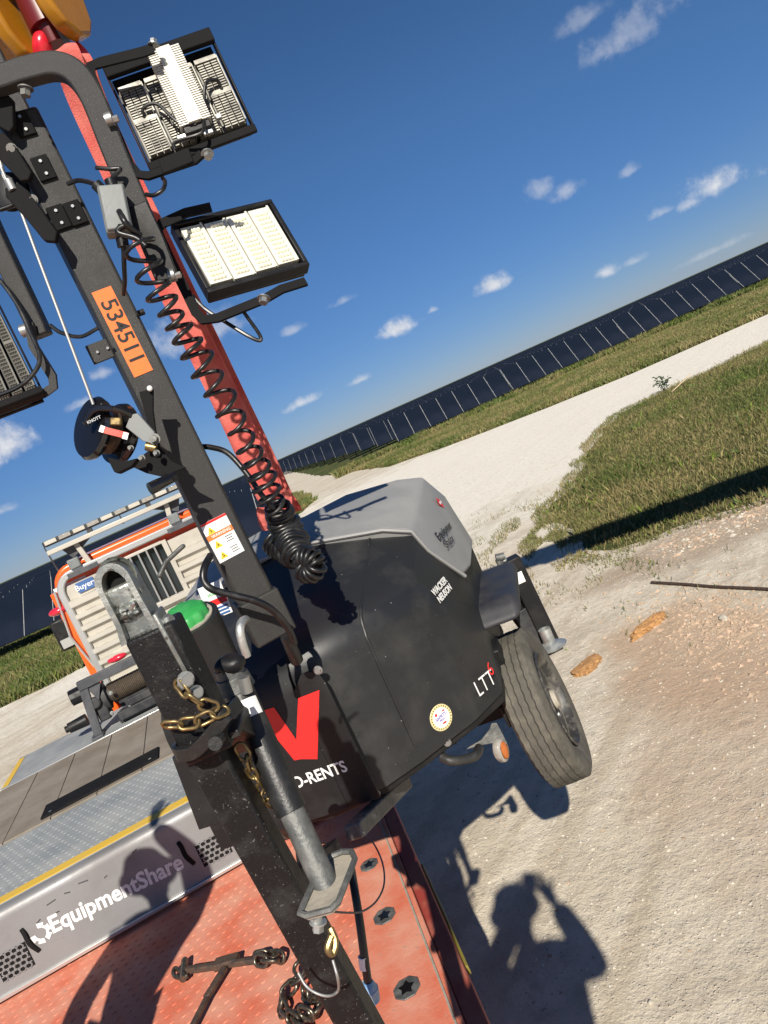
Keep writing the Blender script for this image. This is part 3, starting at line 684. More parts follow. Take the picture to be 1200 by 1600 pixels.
# black front plate, bent back towards the mast
PX0, PX1 = -1.47, -.885
mb = MB()
prof = [(2.238, 1.672), (2.238, 2.10), (2.250, 2.15), (2.285, 2.19), (2.36, 2.225), (2.55, 2.29)]
th = .008
def plate_strip(x0, x1, pr):
    vs = []
    for (y, z) in pr: vs += [T.W(x0, y, z), T.W(x1, y, z)]
    for (y, z) in pr: vs += [T.W(x0, y+th, z-th*.3), T.W(x1, y+th, z-th*.3)]
    k = len(pr); fs = []
    for i in range(k-1):
        fs += [(2*i, 2*i+1, 2*i+3, 2*i+2), (2*k+2*i, 2*k+2*i+2, 2*k+2*i+3, 2*k+2*i+1), (2*i, 2*i+2, 2*k+2*i+2, 2*k+2*i), (2*i+1, 2*k+2*i+1, 2*k+2*i+3, 2*i+3)]
    fs += [(0, 2*k, 2*k+1, 1), (2*k-2, 2*k-1, 4*k-1, 4*k-2)]; mb.add(vs, fs)
plate_strip(PX0, -.985, prof)
ear = [(-.985, 1.672), (-.87, 1.672), (-.875, 2.10), (-.885, 2.135), (-.91, 2.15), (-.94, 2.148), (-.985, 2.105)]
mb.prism(ear, basis(T.ex, Vector((0, 0, 1)), T.ey, T.W(0, 2.238, 0)), th)
fp = obj('front_plate', mb, m_plate, tw, bev=.002, ang=30)
obj('bolt', MB().bolt(T.y(497, 1047, 2.234), -T.ey, .010, .009), m_zinc, fp)
# red emblem and lettering on the plate
PY = 2.2365
def onplate(px, py): return T.y(px, py, PY)
vsym = [onplate(*q) for q in [(499, 1078), (496, 1186), (462, 1188), (404, 1140), (404, 1112), (424, 1106), (463, 1156), (466, 1091)]]
for k, pts in enumerate([[(466, 1091), (499, 1078), (496, 1186), (470, 1186), (463, 1156)], [(400, 1114), (428, 1105), (463, 1156), (470, 1186), (460, 1188)]]):
    q = MB(); a = [T.L(onplate(*p)) for p in pts]
    q.prism([(p.x, p.z) for p in a], basis(T.ex, Vector((0, 0, 1)), -T.ey, T.W(0, PY, 0)), .0006)
    obj('emblem', q, m_redlogo, fp, smooth=False, bev=0)
pR = onplate(541, 1197)
text('ECO-RENTS', .056, face_basis(pR, T.ex, Vector((0, 0, 1))) , m_white, fp, bold=.02, ax='RIGHT', sx=.86)
# mast socket and mast
mb0, mt0 = at(407, 952, 2.32), at(28, 187, 2.24)
mdir = (mt0-mb0).normalized()
mface = (CAM-(mb0+mt0)/2); mface = (mface-mdir*mface.dot(mdir)).normalized()
mface = (Matrix.Rotation(R(7), 4, mdir) @ mface).normalized()
mright = mdir.cross(mface)*-1
mright = mface.cross(mdir)*-1
if mright.dot(SR) < 0: mright = -mright
MW = .110
def onmast(px, py, off=0.0):
    o = mb0+mface*(MW/2+off); r = ray(px, py); return CAM+r*((o-CAM).dot(mface)/r.dot(mface))
mast = obj('mast', MB().box((MW, MW, (mt0-mb0).length), basis(mright, -mface, mdir, (mb0+mt0)/2)), m_mast, tw, bev=.010, seg=3)
inner = obj('mast_section', MB().box((.085, .085, .34), basis(mright, -mface, mdir, mt0+mdir*.12-mface*.03)), m_mast, tw, bev=.008)
obj('mast_socket', MB().box((MW+.022, MW+.022, .14), basis(mright, -mface, mdir, mb0-mdir*.02)), m_mast, tw, bev=.006)
# wear blocks with bolts
for (px, py) in [(36, 194), (68, 263), (92, 340), (118, 333)]:
    c = onmast(px, py, .004); b_ = MB().box((.044, .064, .012), basis(mright, mdir, mface, c))
    o = obj('wear_block', b_, m_flat, mast, bev=.002)
    q = MB()
    for s_ in (-.017, .017): q.bolt(c+mface*.006+mdir*s_, mface, .0045, .004, False)
    obj('bolt', q, m_zinc, mast)
for (px, py, l) in [(49, 206, .07), (86, 268, .085), (122, 340, .09)]:
    c = onmast(px, py, -.05); c = c+mright*(.0)
    obj('guide_pad', MB().box((.018, .05, l), basis(mright, -mface, mdir, c)), m_blk, mast, bev=.003)
# pulley plates on the left of the mast head
def plate2d(pts, depth, thick, name, mt, parent, bev=.003):
    P = [at(px, py, depth) for px, py in pts]; c = sum(P, Vector())/len(P)
    ez = -FWD; ex = SR; ey = SU
    M = basis(ex, ey, ez, c); Mi = M.inverted()
    poly = [((Mi @ p).x, (Mi @ p).y) for p in P]
    # keep all corners in one plane facing the road
    return obj(name, MB().prism(poly, M, thick), mt, parent, bev=bev)
for i, pts in enumerate([[(-12, 140), (10, 146), (24, 160), (28, 205), (22, 214), (-12, 195)], [(-20, 212), (8, 210), (24, 226), (56, 276), (52, 288), (40, 290), (0, 250), (-20, 238)],
                         [(10, 296), (30, 288), (46, 300), (96, 368), (94, 384), (76, 382), (46, 346), (12, 310)]]):
    plate2d(pts, 2.16-.01*i, .02, 'pulley_plate', m_flat, mast)
for (px, py) in [(18, 232), (51, 312)]:
    obj('pulley_bolt', MB().bolt(at(px, py, 2.135), CAM-at(px, py, 2.13), .009, .009), m_zinc, mast)
obj('pulley', MB().lathe([(.0, -.012), (.045, -.012), (.05, -.01), (.038, 0), (.05, .01), (.045, .012), (0, .012)], basis(SR, SU, -FWD, at(16, 300, 2.2))), m_blk, mast)
w_ = MB(); w_.tube([at(0, 250, 2.14), at(6, 275, 2.14), at(15, 292, 2.14)], .0055, 8); w_.tube([at(24, 306, 2.135), at(58, 398, 2.12), at(146, 632, 2.08)], .0042, 8); w_.tube([at(2, 262, 2.13), at(12, 285, 2.13), at(20, 296, 2.13)], .004, 8)
obj('wire_rope', w_, m_wire, tw)
obj('rope_ferrule', MB().cyl(at(13, 282, 2.135), at(21, 298, 2.13), .011), m_wire, tw)
# tab, side bolt, white cap on the winch plate
c = onmast(160, 548, -.04); obj('tab', MB().box((.075, .012, .055), basis(mright, -mface, mdir, c)), m_mast, mast, bev=.002)
q = MB(); [q.bolt(c+mface*.008+mright*s_, mface, .004, .004, False) for s_ in (-.015, .015)]; obj('bolt', q, m_zinc, mast)
c = onmast(214, 491, -.06); obj('knob', MB().cyl(c-mright*.01, c+mright*.022, .009), m_blk, mast)
# orange number sticker
def quad_on(pts, off=.0012):
    return [onmast(px, py, off) for px, py in pts]
st = quad_on([(143, 457), (173, 447), (240, 578), (209, 590)])
mid = sum(st, Vector())/4; down = ((st[3]+st[2])/2-(st[0]+st[1])/2); wv = ((st[1]+st[2])/2-(st[0]+st[3])/2)
L_, W_ = down.length, wv.length*.985
Mst = face_basis(mid, down, wv)          # text runs down the mast
stk = obj('number_sticker', MB().box((L_, W_, .0008), Mst), m_orgst, mast)
text('534511', W_*1.12, Mst @ Matrix.Translation((0, .0, .0006)), m_ink, stk, bold=.012, ax='CENTER', sx=1.02)
# warning label
st = quad_on([(314, 820), (353, 800), (381, 862), (342, 881)])
mid = sum(st, Vector())/4; dn = (st[3]-st[0]); rt = (st[1]-st[0]); LH, LW = dn.length, rt.length
Ml = face_basis(mid, rt, -dn)
lab = obj('warning_label', MB().box((LW, LH, .0008), Ml), m_whiteb, mast)
q = MB(); q.box((LW, LH*.055, .0006), Ml @ Matrix.Translation((0, LH*.47, .0006))); obj('red_band', q, m_redlogo, lab, smooth=False)
q = MB(); q.box((LW, LH*.135, .0006), Ml @ Matrix.Translation((0, LH*.13, .0006))); ob = obj('orange_band', q, m_orgst, lab, smooth=False)
text('WARNING', LH*.10, Ml @ Matrix.Translation((.004, LH*.13, .0010)), m_white, lab, bold=.012, ax='CENTER')
for yy in (.30, -.06, -.34):
    q = MB(); s_ = LH*.095; q.prism([(-s_, -s_), (s_, -s_), (0, s_*.85)], Ml @ Matrix.Translation((-LW*.25, LH*yy, .0004)), .0007); obj('warning_triangle', q, m_yel, lab, smooth=False)
    q = MB(); q.box((s_*.18, s_*.75, .0003), Ml @ Matrix.Translation((-LW*.25, LH*yy-s_*.15, .0013)) @ Matrix.Rotation(R(35), 4, 'Z')); q.box((s_*.5, s_*.16, .0003), Ml @ Matrix.Translation((-LW*.25, LH*yy-s_*.55, .0013))); obj('warning_symbol', q, m_ink, lab, smooth=False)
    q = MB()
    for k in range(3): q.box((LW*(.30-.05*(k % 2)), LH*.018, .0004), Ml @ Matrix.Translation((LW*.23, LH*(yy+.06-.06*k), .0006)))
    obj('small_print', q, m_dwhite if yy > 0 else m_ink, lab, smooth=False)
q = MB(); q.box((LW, LH*.008, .0004), Ml @ Matrix.Translation((0, -LH*.2, .0006))); q.box((LW*.01, LH*.36, .0004), Ml @ Matrix.Translation((-LW*.02, -LH*.2, .0006))); obj('rule', q, m_dwhite, lab, smooth=False)

# winch on the mast
def disc(c, ax, prof, name, mt, parent, n=40):
    e = ax.normalized(); x = e.orthogonal().normalized(); y = e.cross(x)
    return obj(name, MB().lathe(prof, basis(x, y, e, c), n), mt, parent, ang=35)
wc = at(166, 674, 2.13); wax = (-SR*.62-FWD*.72+SU*.12).normalized()
winch = disc(wc, wax, [(0, -.055), (.070, -.055), (.083, -.05), (.087, -.04), (.083, -.028), (.052, -.022), (.052, .022), (.083, .028), (.087, .04), (.080, .05), (.03, .054), (0, .054)], 'winch', m_gloss, tw)
disc(wc+wax*.001, wax, [(.052, -.02), (.060, -.016), (.062, 0), (.060, .016), (.052, .02)], 'rope_drum', m_rope, winch)
q = MB(); q.tube(catmull([at(133, 662, 2.04), at(150, 640, 2.035), at(182, 640, 2.04), at(214, 655, 2.08)], 6), 0, 4, flat=(.016, .030), hint=-FWD); obj('winch_cover', q, m_gloss, winch, bev=.004)
c = at(150, 657, 2.025); text('KNOTT', .011, face_basis(c, (SR*.90+SU*.42), (SU*.9-SR*.42)) @ Matrix.Translation((0, 0, .014)), m_dwhite, winch, bold=.02, ax='CENTER')
plate2d([(205, 648), (216, 646), (244, 676), (240, 694), (226, 690), (198, 668)], 2.06, .012, 'winch_plate', m_jbox, winch, .002)
lq = MB(); a, b_ = at(160, 671, 2.028), at(199, 681, 2.035); lq.bar(a, b_, .003, .017, SU); o = obj('red_label', lq, m_sling, winch)
lq = MB(); lq.bar(at(156, 669, 2.0265), at(163, 671.5, 2.0265), .003, .0175, SU); lq.bar(at(192, 680, 2.033), at(200, 682, 2.033), .003, .0175, SU); obj('white_label', lq, m_whiteb, winch)
lq = MB(); lq.box((.03, .022, .02), basis(SR, SU, -FWD, at(182, 659, 2.05))); obj('ratchet_pawl', lq, m_gold, winch, bev=.004)
q = MB()
for (px, py, r_) in [(242, 686, .010), (222, 716, .006), (245, 708, .006), (205, 700, .005)]: q.bolt(at(px, py, 2.045), -FWD, r_, .016)
obj('winch_bolt', q, m_galvd, winch)
q = MB(); q.cyl(at(228, 697, 2.06), at(244, 700, 2.06), .012); q.cyl(at(232, 690, 2.06), at(244, 692, 2.06), .010); obj('winch_bush', q, m_gold, winch)
plate2d([(216, 612), (238, 606), (239, 640), (244, 672), (252, 700), (272, 722), (294, 731), (272, 740), (268, 748), (232, 740), (205, 728), (240, 700), (228, 650)], 2.10, .012, 'winch_bracket', m_flat, winch, .002)
plate2d([(172, 715), (200, 722), (220, 717), (212, 730), (190, 741), (184, 738)], 2.05, .03, 'winch_foot', m_flat, winch, .003)
q = MB(); q.tube([at(240, 712, 2.10), at(246, 735, 2.10), at(264, 748, 2.07), at(275, 747, 2.04)], .008, 8); obj('crank_arm', q, m_blk, winch)
q = MB(); q.tube([at(234, 764, 1.99), at(244, 759, 2.0), at(272, 745, 2.06)], lambda t: .0165 if t < .7 else .013, 14); obj('crank_grip', q, m_gloss, winch)
obj('white_cap', MB().ball(at(234, 607, 2.09), .008, 6), m_white, winch)

# lamp frame: one bent tube
LD = 2.12
fr_path = catmull([at(-260, 190, LD+.02), at(-140, 146, LD+.01), at(-20, 130, LD), at(40, 113, LD), at(85, 104, LD), at(118, 116, LD), at(146, 156, LD), at(176, 230, LD), at(205, 300, LD), at(262, 436, LD)], 8)
lf = obj('lamp_frame', MB().strap(fr_path, .062, .045, -FWD), m_mast, tw, bev=.006, ang=50)
plate_e = MB().tube([at(214, 320, LD-.03), at(240, 375, LD-.03), at(264, 438, LD-.03)], 0, 4, flat=(.055, .012), hint=-FWD); obj('frame_splice', plate_e, m_blk, lf, bev=.003)
obj('frame_arm', MB().strap([at(-30, 320, LD), at(2, 390, LD), at(60, 512, LD), at(66, 526, LD)], .048, .05, -FWD), m_mast, tw, bev=.005)
for (px, py, d) in [(170, 188, LD-.05), (268, 432, LD-.05), (38, 518, LD-.05)]:
    q = MB(); q.cyl(at(px-4, py, d+.02), at(px-4, py, d+.02)+SR*.016+SU*.005, .017, n=16); q.cyl(at(px+4, py, d+.02), at(px+4, py, d+.02)+SR*.018+SU*.005, .009, n=6); obj('pivot_bolt', q, m_zinc, lf)
q = MB(); q.bolt(at(40, 138, LD-.03)-SU*.0, -SU, .013, .02); q.bolt(at(24, 106, LD-.0), SU, .013, .012); obj('frame_bolt', q, m_galvd, lf)

# floodlights
def fixture(corners, D, a, b_, thick, front, lbl):
    c = [Vector(((p[0]-600)/FPX, -(p[1]-800)/FPX, 0)) for p in corners]
    cen = sum(c, Vector())/4
    ex = ((c[1]-c[0])+(c[2]-c[3]))/2; ey = ((c[3]-c[0])+(c[2]-c[1]))/2
    k = D
    r_ = SR*cen.x+SU*cen.y+FWD; A = a/FPX
    Bq = -(ex.dot(ey)+A*ey.dot(cen))/(ex.dot(cen)+A*r_.length_squared)
    ex3 = (SR*ex.x+SU*ex.y+r_*A)*k; ey3 = (SR*ey.x+SU*ey.y+r_*Bq)*k
    o3 = CAM+(FWD+SR*cen.x+SU*cen.y)*k
    w, h = ex3.length, ey3.length
    exn = ex3.normalized(); up = -ey3; ez = exn.cross(up).normalized(); eyn = ez.cross(exn)
    return basis(exn, eyn, ez, o3), w, h
def frame_ring(M, w, h, depth, rim, z0):
    mb = MB()
    for (cx, cy, sx, sy) in [(0, h/2-rim/2, w, rim), (0, -h/2+rim/2, w, rim), (-w/2+rim/2, 0, rim, h-2*rim), (w/2-rim/2, 0, rim, h-2*rim)]:
        mb.box((sx, sy, depth), M @ Matrix.Translation((cx, cy, z0-depth/2)))
    return mb
def flood_front(corners, D, a, b_):
    M, w, h = fixture(corners, D, a, b_, .07, True, '')
    f = obj('floodlight', frame_ring(M, w+.03, h+.03, .042, .014, .004), m_blk, tw, bev=.003)
    obj('housing_back', MB().box((w+.02, h+.02, .022), M @ Matrix.Translation((0, 0, -.044))), m_blk, f, bev=.004)
    n = 4; gw = .004; mw = (w-.004)/n-gw
    for i in range(n):
        mb = MB(); cx = -w/2+.002+(mw+gw)*(i+.5); mb.m = 0; dy = (.004, -.006, .006, .012)[i]
        mb.box((mw, h-.02, .02), M @ Matrix.Translation((cx, dy*.4, -.012)))
        mb.box((.006, h-.016, .008), M @ Matrix.Translation((cx+mw/2-.005, dy*.4, -.002)))
        for r_ in range(12):
            for c_ in range(4):
                q = M @ Matrix.Translation((cx-mw/2+.012+(mw-.026)*(c_+.5)/4+.0, -h/2+.018+(h-.036)*(r_+.5)/12, -.001))
                mb.m = 1; e = MB(); s_ = .0075
                rings = [(s_, 0), (s_*.75, .004), (s_*.3, .0062)]
                vs = [q @ Vector((rr*math.cos(k*1.0472), rr*math.sin(k*1.0472), z)) for rr, z in rings for k in range(6)]
                fs = [(j*6+k, j*6+(k+1) % 6, (j+1)*6+(k+1) % 6, (j+1)*6+k) for j in range(2) for k in range(6)]+[tuple(range(12, 18))]
                mb.add(vs, fs)
        obj('led_module', mb, [m_led, m_lens], f, ang=60)
    return M, w, h, f
def flood_back(corners, D, a, b_, cut=None):
    M, w, h = fixture(corners, D, a, b_, .07, False, '')
    f = obj('floodlight', frame_ring(M, w+.02, h+.02, .030, .006, .000), m_blk, tw, bev=.003)
    top = MB(); top.box((w+.02, .040, .02), M @ Matrix.Translation((0, h/2+.0, .0))); top.box((w+.02, .024, .012), M @ Matrix.Translation((0, -h/2-.012, .002))); obj('end_cap', top, m_flat, f, bev=.003)
    obj('back_panel', MB().box((w, h, .006), M @ Matrix.Translation((0, 0, -.045))), m_blk, f)
    n = 4; mw = w/n
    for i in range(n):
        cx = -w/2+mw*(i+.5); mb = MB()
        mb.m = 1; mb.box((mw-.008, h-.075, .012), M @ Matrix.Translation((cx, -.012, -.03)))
        nf = 26
        mb.m = 0
        for k in range(nf):
            yy = -h/2+.022+(h-.085)*(k+.5)/nf
            if abs(yy+.014) < .010: continue
            for s_ in range(3):
                mb.box(((mw-.014)/3-.003, .0032, .018), M @ Matrix.Translation((cx+((s_-1)*(mw-.014)/3), yy, -.016)))
        mb.box((mw-.010, .012, .026), M @ Matrix.Translation((cx, h/2-.056, -.016)))
        mb.box((mw-.012, .014, .014), M @ Matrix.Translation((cx, -.014, -.014)))
        mb.box((.004, h-.08, .024), M @ Matrix.Translation((cx+mw/2-.004, -.012, -.018)))
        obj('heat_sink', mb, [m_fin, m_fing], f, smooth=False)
    return M, w, h, f
# lower right light, its LED face to the camera
M, w, h, f = flood_front([(279, 352), (421, 319), (475, 408), (331, 449)], 2.16, 60, -74)
obj('bracket', MB().strap([at(330, 324, 2.22), at(290, 333, 2.21), at(252, 350, 2.2), at(246, 362, 2.19), at(268, 410, 2.17), at(306, 488, 2.14), at(318, 500, 2.13), at(340, 497, 2.12), at(414, 467, 2.12), at(440, 452, 2.13), at(478, 440, 2.15)], .026, .008, -FWD), m_flat, f, ang=50)
q = MB(); q.bolt(at(412, 466, 2.10), -SU-FWD*.4, .012, .016); obj('pivot_bolt', q, m_zinc, f)
top = MB(); top.box((w*.30, .03, .04), M @ Matrix.Translation((-w*.22, h*.54, -.03))); top.box((.03, .03, .03), M @ Matrix.Translation((-w*.02, h*.57, -.03))); obj('top_mount', top, m_flat, f, bev=.008)
obj('lamp_cable', MB().tube(catmull([at(300, 462, 2.18), at(322, 484, 2.17), at(352, 503, 2.16), at(388, 525, 2.15), at(406, 532, 2.15), at(405, 522, 2.15), at(384, 492, 2.14), at(374, 476, 2.14)], 8), .0055, 8), m_cable, f)
# upper right light, seen from behind
M, w, h, f = flood_back([(171, 112), (326, 56), (394, 196), (235, 254)], 2.14, 24, 0)
dq = MB(); dw = .062; mm = M @ Matrix.Translation((w*.03, h*.055, .018)) @ Matrix.Rotation(R(-1), 4, 'Z')
dq.box((dw*.62, h*.80, .05), mm)
for k in range(34):
    yy = -h*.40+h*.80*(k+.5)/34
    for sgn in (-1, 1): dq.box((dw*.42, .0035, .036), mm @ Matrix.Translation((sgn*dw*.52, yy, 0)))
obj('driver', dq, m_driver, f, smooth=False)
obj('driver_label', MB().box((dw*.42, h*.66, .0008), mm @ Matrix.Translation((0, .01, .0258))), m_lens, f)
obj('driver_base', MB().box((dw*1.25, .024, .03), mm @ Matrix.Translation((0, -h*.43, -.004))), m_blk, f, bev=.003)
def on(M, x, y, z): return M @ Vector((x, y, z))
for pth in ([(.10, -.35, .03), (.02, -.50, .05), (-.22, -.46, .035), (-.25, -.52, .03)], [(.02, -.36, .03), (-.12, -.28, .03), (-.22, -.02, .02), (-.34, .02, .01), (-.38, -.02, .0)], [(.16, -.30, .03), (.2, -.12, .02), (.28, .02, .02), (.38, .03, .01), (.40, -.02, 0)]):
    obj('lamp_cable', MB().tube(catmull([on(M, x*w, y*h, z) for x, y, z in pth], 8), .0048, 8), m_cable, f)
q = MB(); q.box((.035, .016, .016), M @ Matrix.Translation((-.13*w, -.40*h, .01))); q.box((.028, .014, .014), M @ Matrix.Translation((.10*w, -.44*h, .012))); q.box((.016, .014, .014), M @ Matrix.Translation((.25*w, -.33*h, .012))); obj('connector', q, m_galv, f, bev=.002)
obj('bracket', MB().strap([at(240, 76, 2.20), at(222, 82, 2.20), at(158, 98, 2.19), at(142, 104, 2.18), at(142, 118, 2.17), at(168, 180, 2.15), at(203, 258, 2.12), at(215, 273, 2.11), at(232, 275, 2.10), at(306, 250, 2.09), at(316, 240, 2.09)], .026, .008, -FWD), m_flat, f, ang=50)
q = MB(); q.bolt(at(324, 240, 2.08), -SU+SR*.3-FWD*.4, .011, .014); q.bolt(at(240, 70, 2.2), SU, .01, .014); obj('pivot_bolt', q, m_zinc, f)
obj('bracket_cap', MB().box((.085, .04, .012), basis(SR*.93+SU*.37, SU*.93-SR*.37, -FWD, at(275, 252, 2.085))), m_flat, f, bev=.003)
# left light at the frame's edge
M, w, h, f = flood_back([(-95, 470), (-20, 445), (56, 602), (-25, 632)], 2.12, 24, 0)
obj('bracket', MB().strap([at(46, 505, 2.08), at(52, 540, 2.08), at(82, 588, 2.09), at(84, 604, 2.09), at(70, 614, 2.09), at(0, 638, 2.09), at(-60, 660, 2.09)], .022, .012, -FWD), m_mast, f, ang=50)
obj('lamp_cable', MB().tube(catmull([at(78, 508, 2.11), at(96, 520, 2.11), at(126, 526, 2.12), at(154, 512, 2.13)], 8), .0055, 8), m_cable, f)
obj('lamp_cable', MB().tube(catmull([at(-20, 428, 2.07), at(0, 438, 2.07), at(30, 480, 2.06), at(48, 520, 2.05), at(62, 555, 2.05), at(55, 580, 2.05), at(28, 605, 2.05), at(-20, 624, 2.05)], 8), .0058, 8), m_cable, f)

# junction box and cables
jc = at(181, 331, 2.05); jm = basis((SR*.94+SU*.30).normalized(), (SU*.94-SR*.30).normalized(), -FWD, jc)
jb = obj('junction_box', MB().box((.066, .122, .05), jm @ Matrix.Rotation(R(-6), 4, 'Z') @ Matrix.Rotation(R(14), 4, 'Y')), m_jbox, tw, bev=.006)
obj('box_lid', MB().box((.060, .114, .01), jm @ Matrix.Rotation(R(-6), 4, 'Z') @ Matrix.Rotation(R(14), 4, 'Y') @ Matrix.Translation((0, 0, .027))), m_jbox, jb, bev=.004)
q = MB()
for a, b_ in [((160, 298), (150, 288)), ((190, 372), (193, 386)), ((176, 292), (172, 280))]: q.cyl(at(*a, 2.05), at(*b_, 2.05), .015, n=10)
obj('cable_gland', q, m_blk, jb)
def cable(pts, r, name='cable', mt=None, n=10): return obj(name, MB().tube(catmull(pts, n), r, 10), mt or m_cable, tw)
cable([at(106, 287, 2.16), at(122, 282, 2.14), at(140, 285, 2.1), at(152, 290, 2.07)], .0062)
cable([at(0, 328, 2.16), at(14, 323, 2.16), at(28, 316, 2.16)], .0062)
cable([at(193, 384, 2.05), at(194, 415, 2.08), at(195, 440, 2.12), at(193, 460, 2.16)], .0062)
cable([at(228, 304, 2.1), at(240, 305, 2.08), at(254, 297, 2.08), at(258, 285, 2.1), at(254, 278, 2.12)], .0055)
cable([at(150, 262, 2.08), at(172, 264, 2.07), at(188, 264, 2.07), at(178, 275, 2.06), at(170, 285, 2.05)], .0055)
cable([at(186, 330, 2.01), at(194, 345, 1.99), at(205, 358, 2.0), at(220, 368, 2.02)], .0075)
cable([at(203, 350, 2.0), at(188, 356, 2.0), at(186, 364, 2.0), at(212, 372, 2.0), at(228, 384, 2.0)], .0075)
def helix(ctrl, turns, rad, r, squash=1.0, nper=14, wob=0., sign=1, dens=None):
    path = catmull(ctrl, 24); L = [0]
    for a, b_ in zip(path, path[1:]): L.append(L[-1]+(b_-a).length)
    out = []; N = int(turns*nper); tan0 = None; nr = None
    for i in range(N+1):
        u = i/N; u = dens(u) if dens else u; s_ = u*L[-1]
        k = max(j for j in range(len(L)) if L[j] <= s_+1e-9); k = min(k, len(path)-2)
        p = path[k].lerp(path[k+1], (s_-L[k])/max(L[k+1]-L[k], 1e-9)); t = (path[k+1]-path[k]).normalized()
        if nr is None: nr = t.orthogonal().normalized()
        nr = (nr-t*nr.dot(t)).normalized(); bn = t.cross(nr)
        a = sign*2*math.pi*turns*(i/N); rr = rad(u) if callable(rad) else rad
        rr *= 1+wob*noise.noise(Vector((i*.09, 3.1, rr)))
        out.append(p+nr*(math.cos(a)*rr)+bn*(math.sin(a)*rr*squash)+t*(wob*.01*noise.noise(Vector((i*.13, 7.7, 0)))))
    return out
sp = helix([at(207, 352, 2.03), at(222, 400, 2.03), at(250, 462, 2.05), at(278, 508, 2.08), at(306, 556, 2.10), at(345, 620, 2.14), at(372, 668, 2.18), at(404, 735, 2.24), at(428, 790, 2.28), at(436, 808, 2.32)], 17.5, lambda u: .037+.006*math.sin(u*17), .0062, .8, wob=.4, dens=lambda u: u+.025*math.sin(u*11))
coil = obj('spiral_cable', MB().tube(sp, .0062, 8), m_cable, tw, ang=80)
p2 = helix([at(432, 792, 2.33), at(440, 815, 2.36), at(452, 838, 2.36), at(462, 858, 2.30), at(470, 874, 2.26)], 24, lambda u: .034+.012*math.sin(u*3.1)+.004*math.sin(u*23), .0072, .9, wob=.6)
obj('cable_coil', MB().tube(p2, .0078, 8), m_cable, coil, ang=80)
p3 = helix([at(424, 842, 2.42), at(440, 858, 2.38), at(462, 868, 2.30), at(484, 880, 2.24), at(488, 892, 2.22)], 13, lambda u: .033+.006*math.sin(u*15), .0074, .9, wob=.6)
obj('cable_coil', MB().tube(p3, .0078, 8), m_cable, coil, ang=80)
p4 = helix([at(470, 868, 2.22), at(486, 872, 2.2), at(494, 886, 2.19), at(482, 898, 2.2), at(470, 890, 2.22)], 10, .026, .0075, .9, wob=.3)
obj('cable_coil', MB().tube(p4, .0075, 8), m_cable, coil, ang=80)
cable([at(312, 698, 2.35), at(330, 699, 2.34), at(356, 708, 2.32), at(384, 738, 2.30), at(408, 772, 2.29), at(428, 796, 2.3)], .0085)
cable([at(329, 868, 2.17), at(320, 885, 2.12), at(318, 905, 2.10), at(330, 920, 2.09), at(360, 929, 2.10), at(402, 940, 2.11), at(430, 957, 2.13), at(452, 985, 2.17), at(460, 1005, 2.20)], .0105)
cable([at(448, 994, 2.2), at(456, 1015, 2.22), at(464, 1032, 2.25)], .02, 'cable_sleeve')
# galvanised handle beside the jack
obj('handle', MB().tube(catmull([at(384, 968, 2.02), at(378, 972, 1.99), at(375, 985, 1.97), at(379, 1005, 1.97), at(386, 1025, 1.98)], 8), .0115, 12), m_galv, tw)
# filler neck with green cap, stickers behind
ft = at(293, 968, 2.02); fb = at(322, 1030, 2.06); fax = (ft-fb).normalized()
tank = obj('filler_neck', MB().cyl(fb-fax*.1, ft, .084, n=32), m_shell, tw)
obj('neck_ring', MB().cyl(ft, ft+fax*.004, .070, n=32), m_dust, tank)
cap = MB(); prof = [(0.0, .026), (.050, .026), (.058, .021), (.061, .006), (.062, .0)]
x = fax.orthogonal().normalized(); yv = fax.cross(x); cap.lathe(prof, basis(x, yv, fax, ft+fax*.004), 40)
for i, v in enumerate(cap.v):
    d = Vector(v)-ft; rad_ = d-fax*d.dot(fax)
    if .048 < rad_.length < .0625 and (i//5) % 4 < 2 and d.dot(fax) < .045: cap.v[i] = tuple(Vector(v)-rad_*.07)
obj('fuel_cap', cap, m_green, tank, ang=50)
sb = MB(); c = at(336, 938, 2.2); Ms = face_basis(c, SR*.83+SU*.36-FWD*.4, SU*.93-SR*.3); sb.box((.085, .10, .002), Ms)
sg = obj('side_sticker', sb, m_whiteb, tw); q = MB(); q.box((.085, .018, .001), Ms @ Matrix.Translation((0, -.006, .0014))); obj('red_band', q, m_redlogo, sg)
q = MB(); [q.box((.075, .006, .001), Ms @ Matrix.Translation((0, -.024-.010*k, .0014))) for k in range(3)]; obj('blue_print', q, m_bluep, sg)
text('WARMS', .016, Ms @ Matrix.Translation((.01, .018, .0016)), m_green, sg, bold=.01, ax='CENTER')
obj('side_box', MB().box((.20, .36, .30), T.m(CX-.30, 2.66, 2.08)), m_shell, tw, bev=.02)

# right side: fender, wheel, outrigger, marker lamp
def tl(px, py, y): return T.L(T.y(px, py, y))
f0, f1 = tl(742, 985, 2.98), tl(800, 893, 2.98)
mb = MB()
fx0, fx1 = f0.x-.03, tl(806, 930, 2.98).x
ztop, zbot = tl(770, 893, 3.45).z, tl(775, 978, 2.98).z
side = [(2.95, zbot), (3.02, ztop-.015), (3.55, ztop), (3.70, zbot)]
vs = [T.W(fx0, y, z) for y, z in side]+[T.W(fx1, y, z) for y, z in side]; k = len(side)
mb.add(vs, [tuple(range(k-1, -1, -1)), tuple(range(k, 2*k))]+[(i, (i+1) % k, k+(i+1) % k, k+i) for i in range(k)])
obj('fender', mb, m_fend, tw, bev=.045, seg=5, hard=True)
obj('fender_flange', MB().box((.05, .70, .07), T.m(fx0-.01, 3.32, ztop-.035)), m_fend, tw, bev=.012)
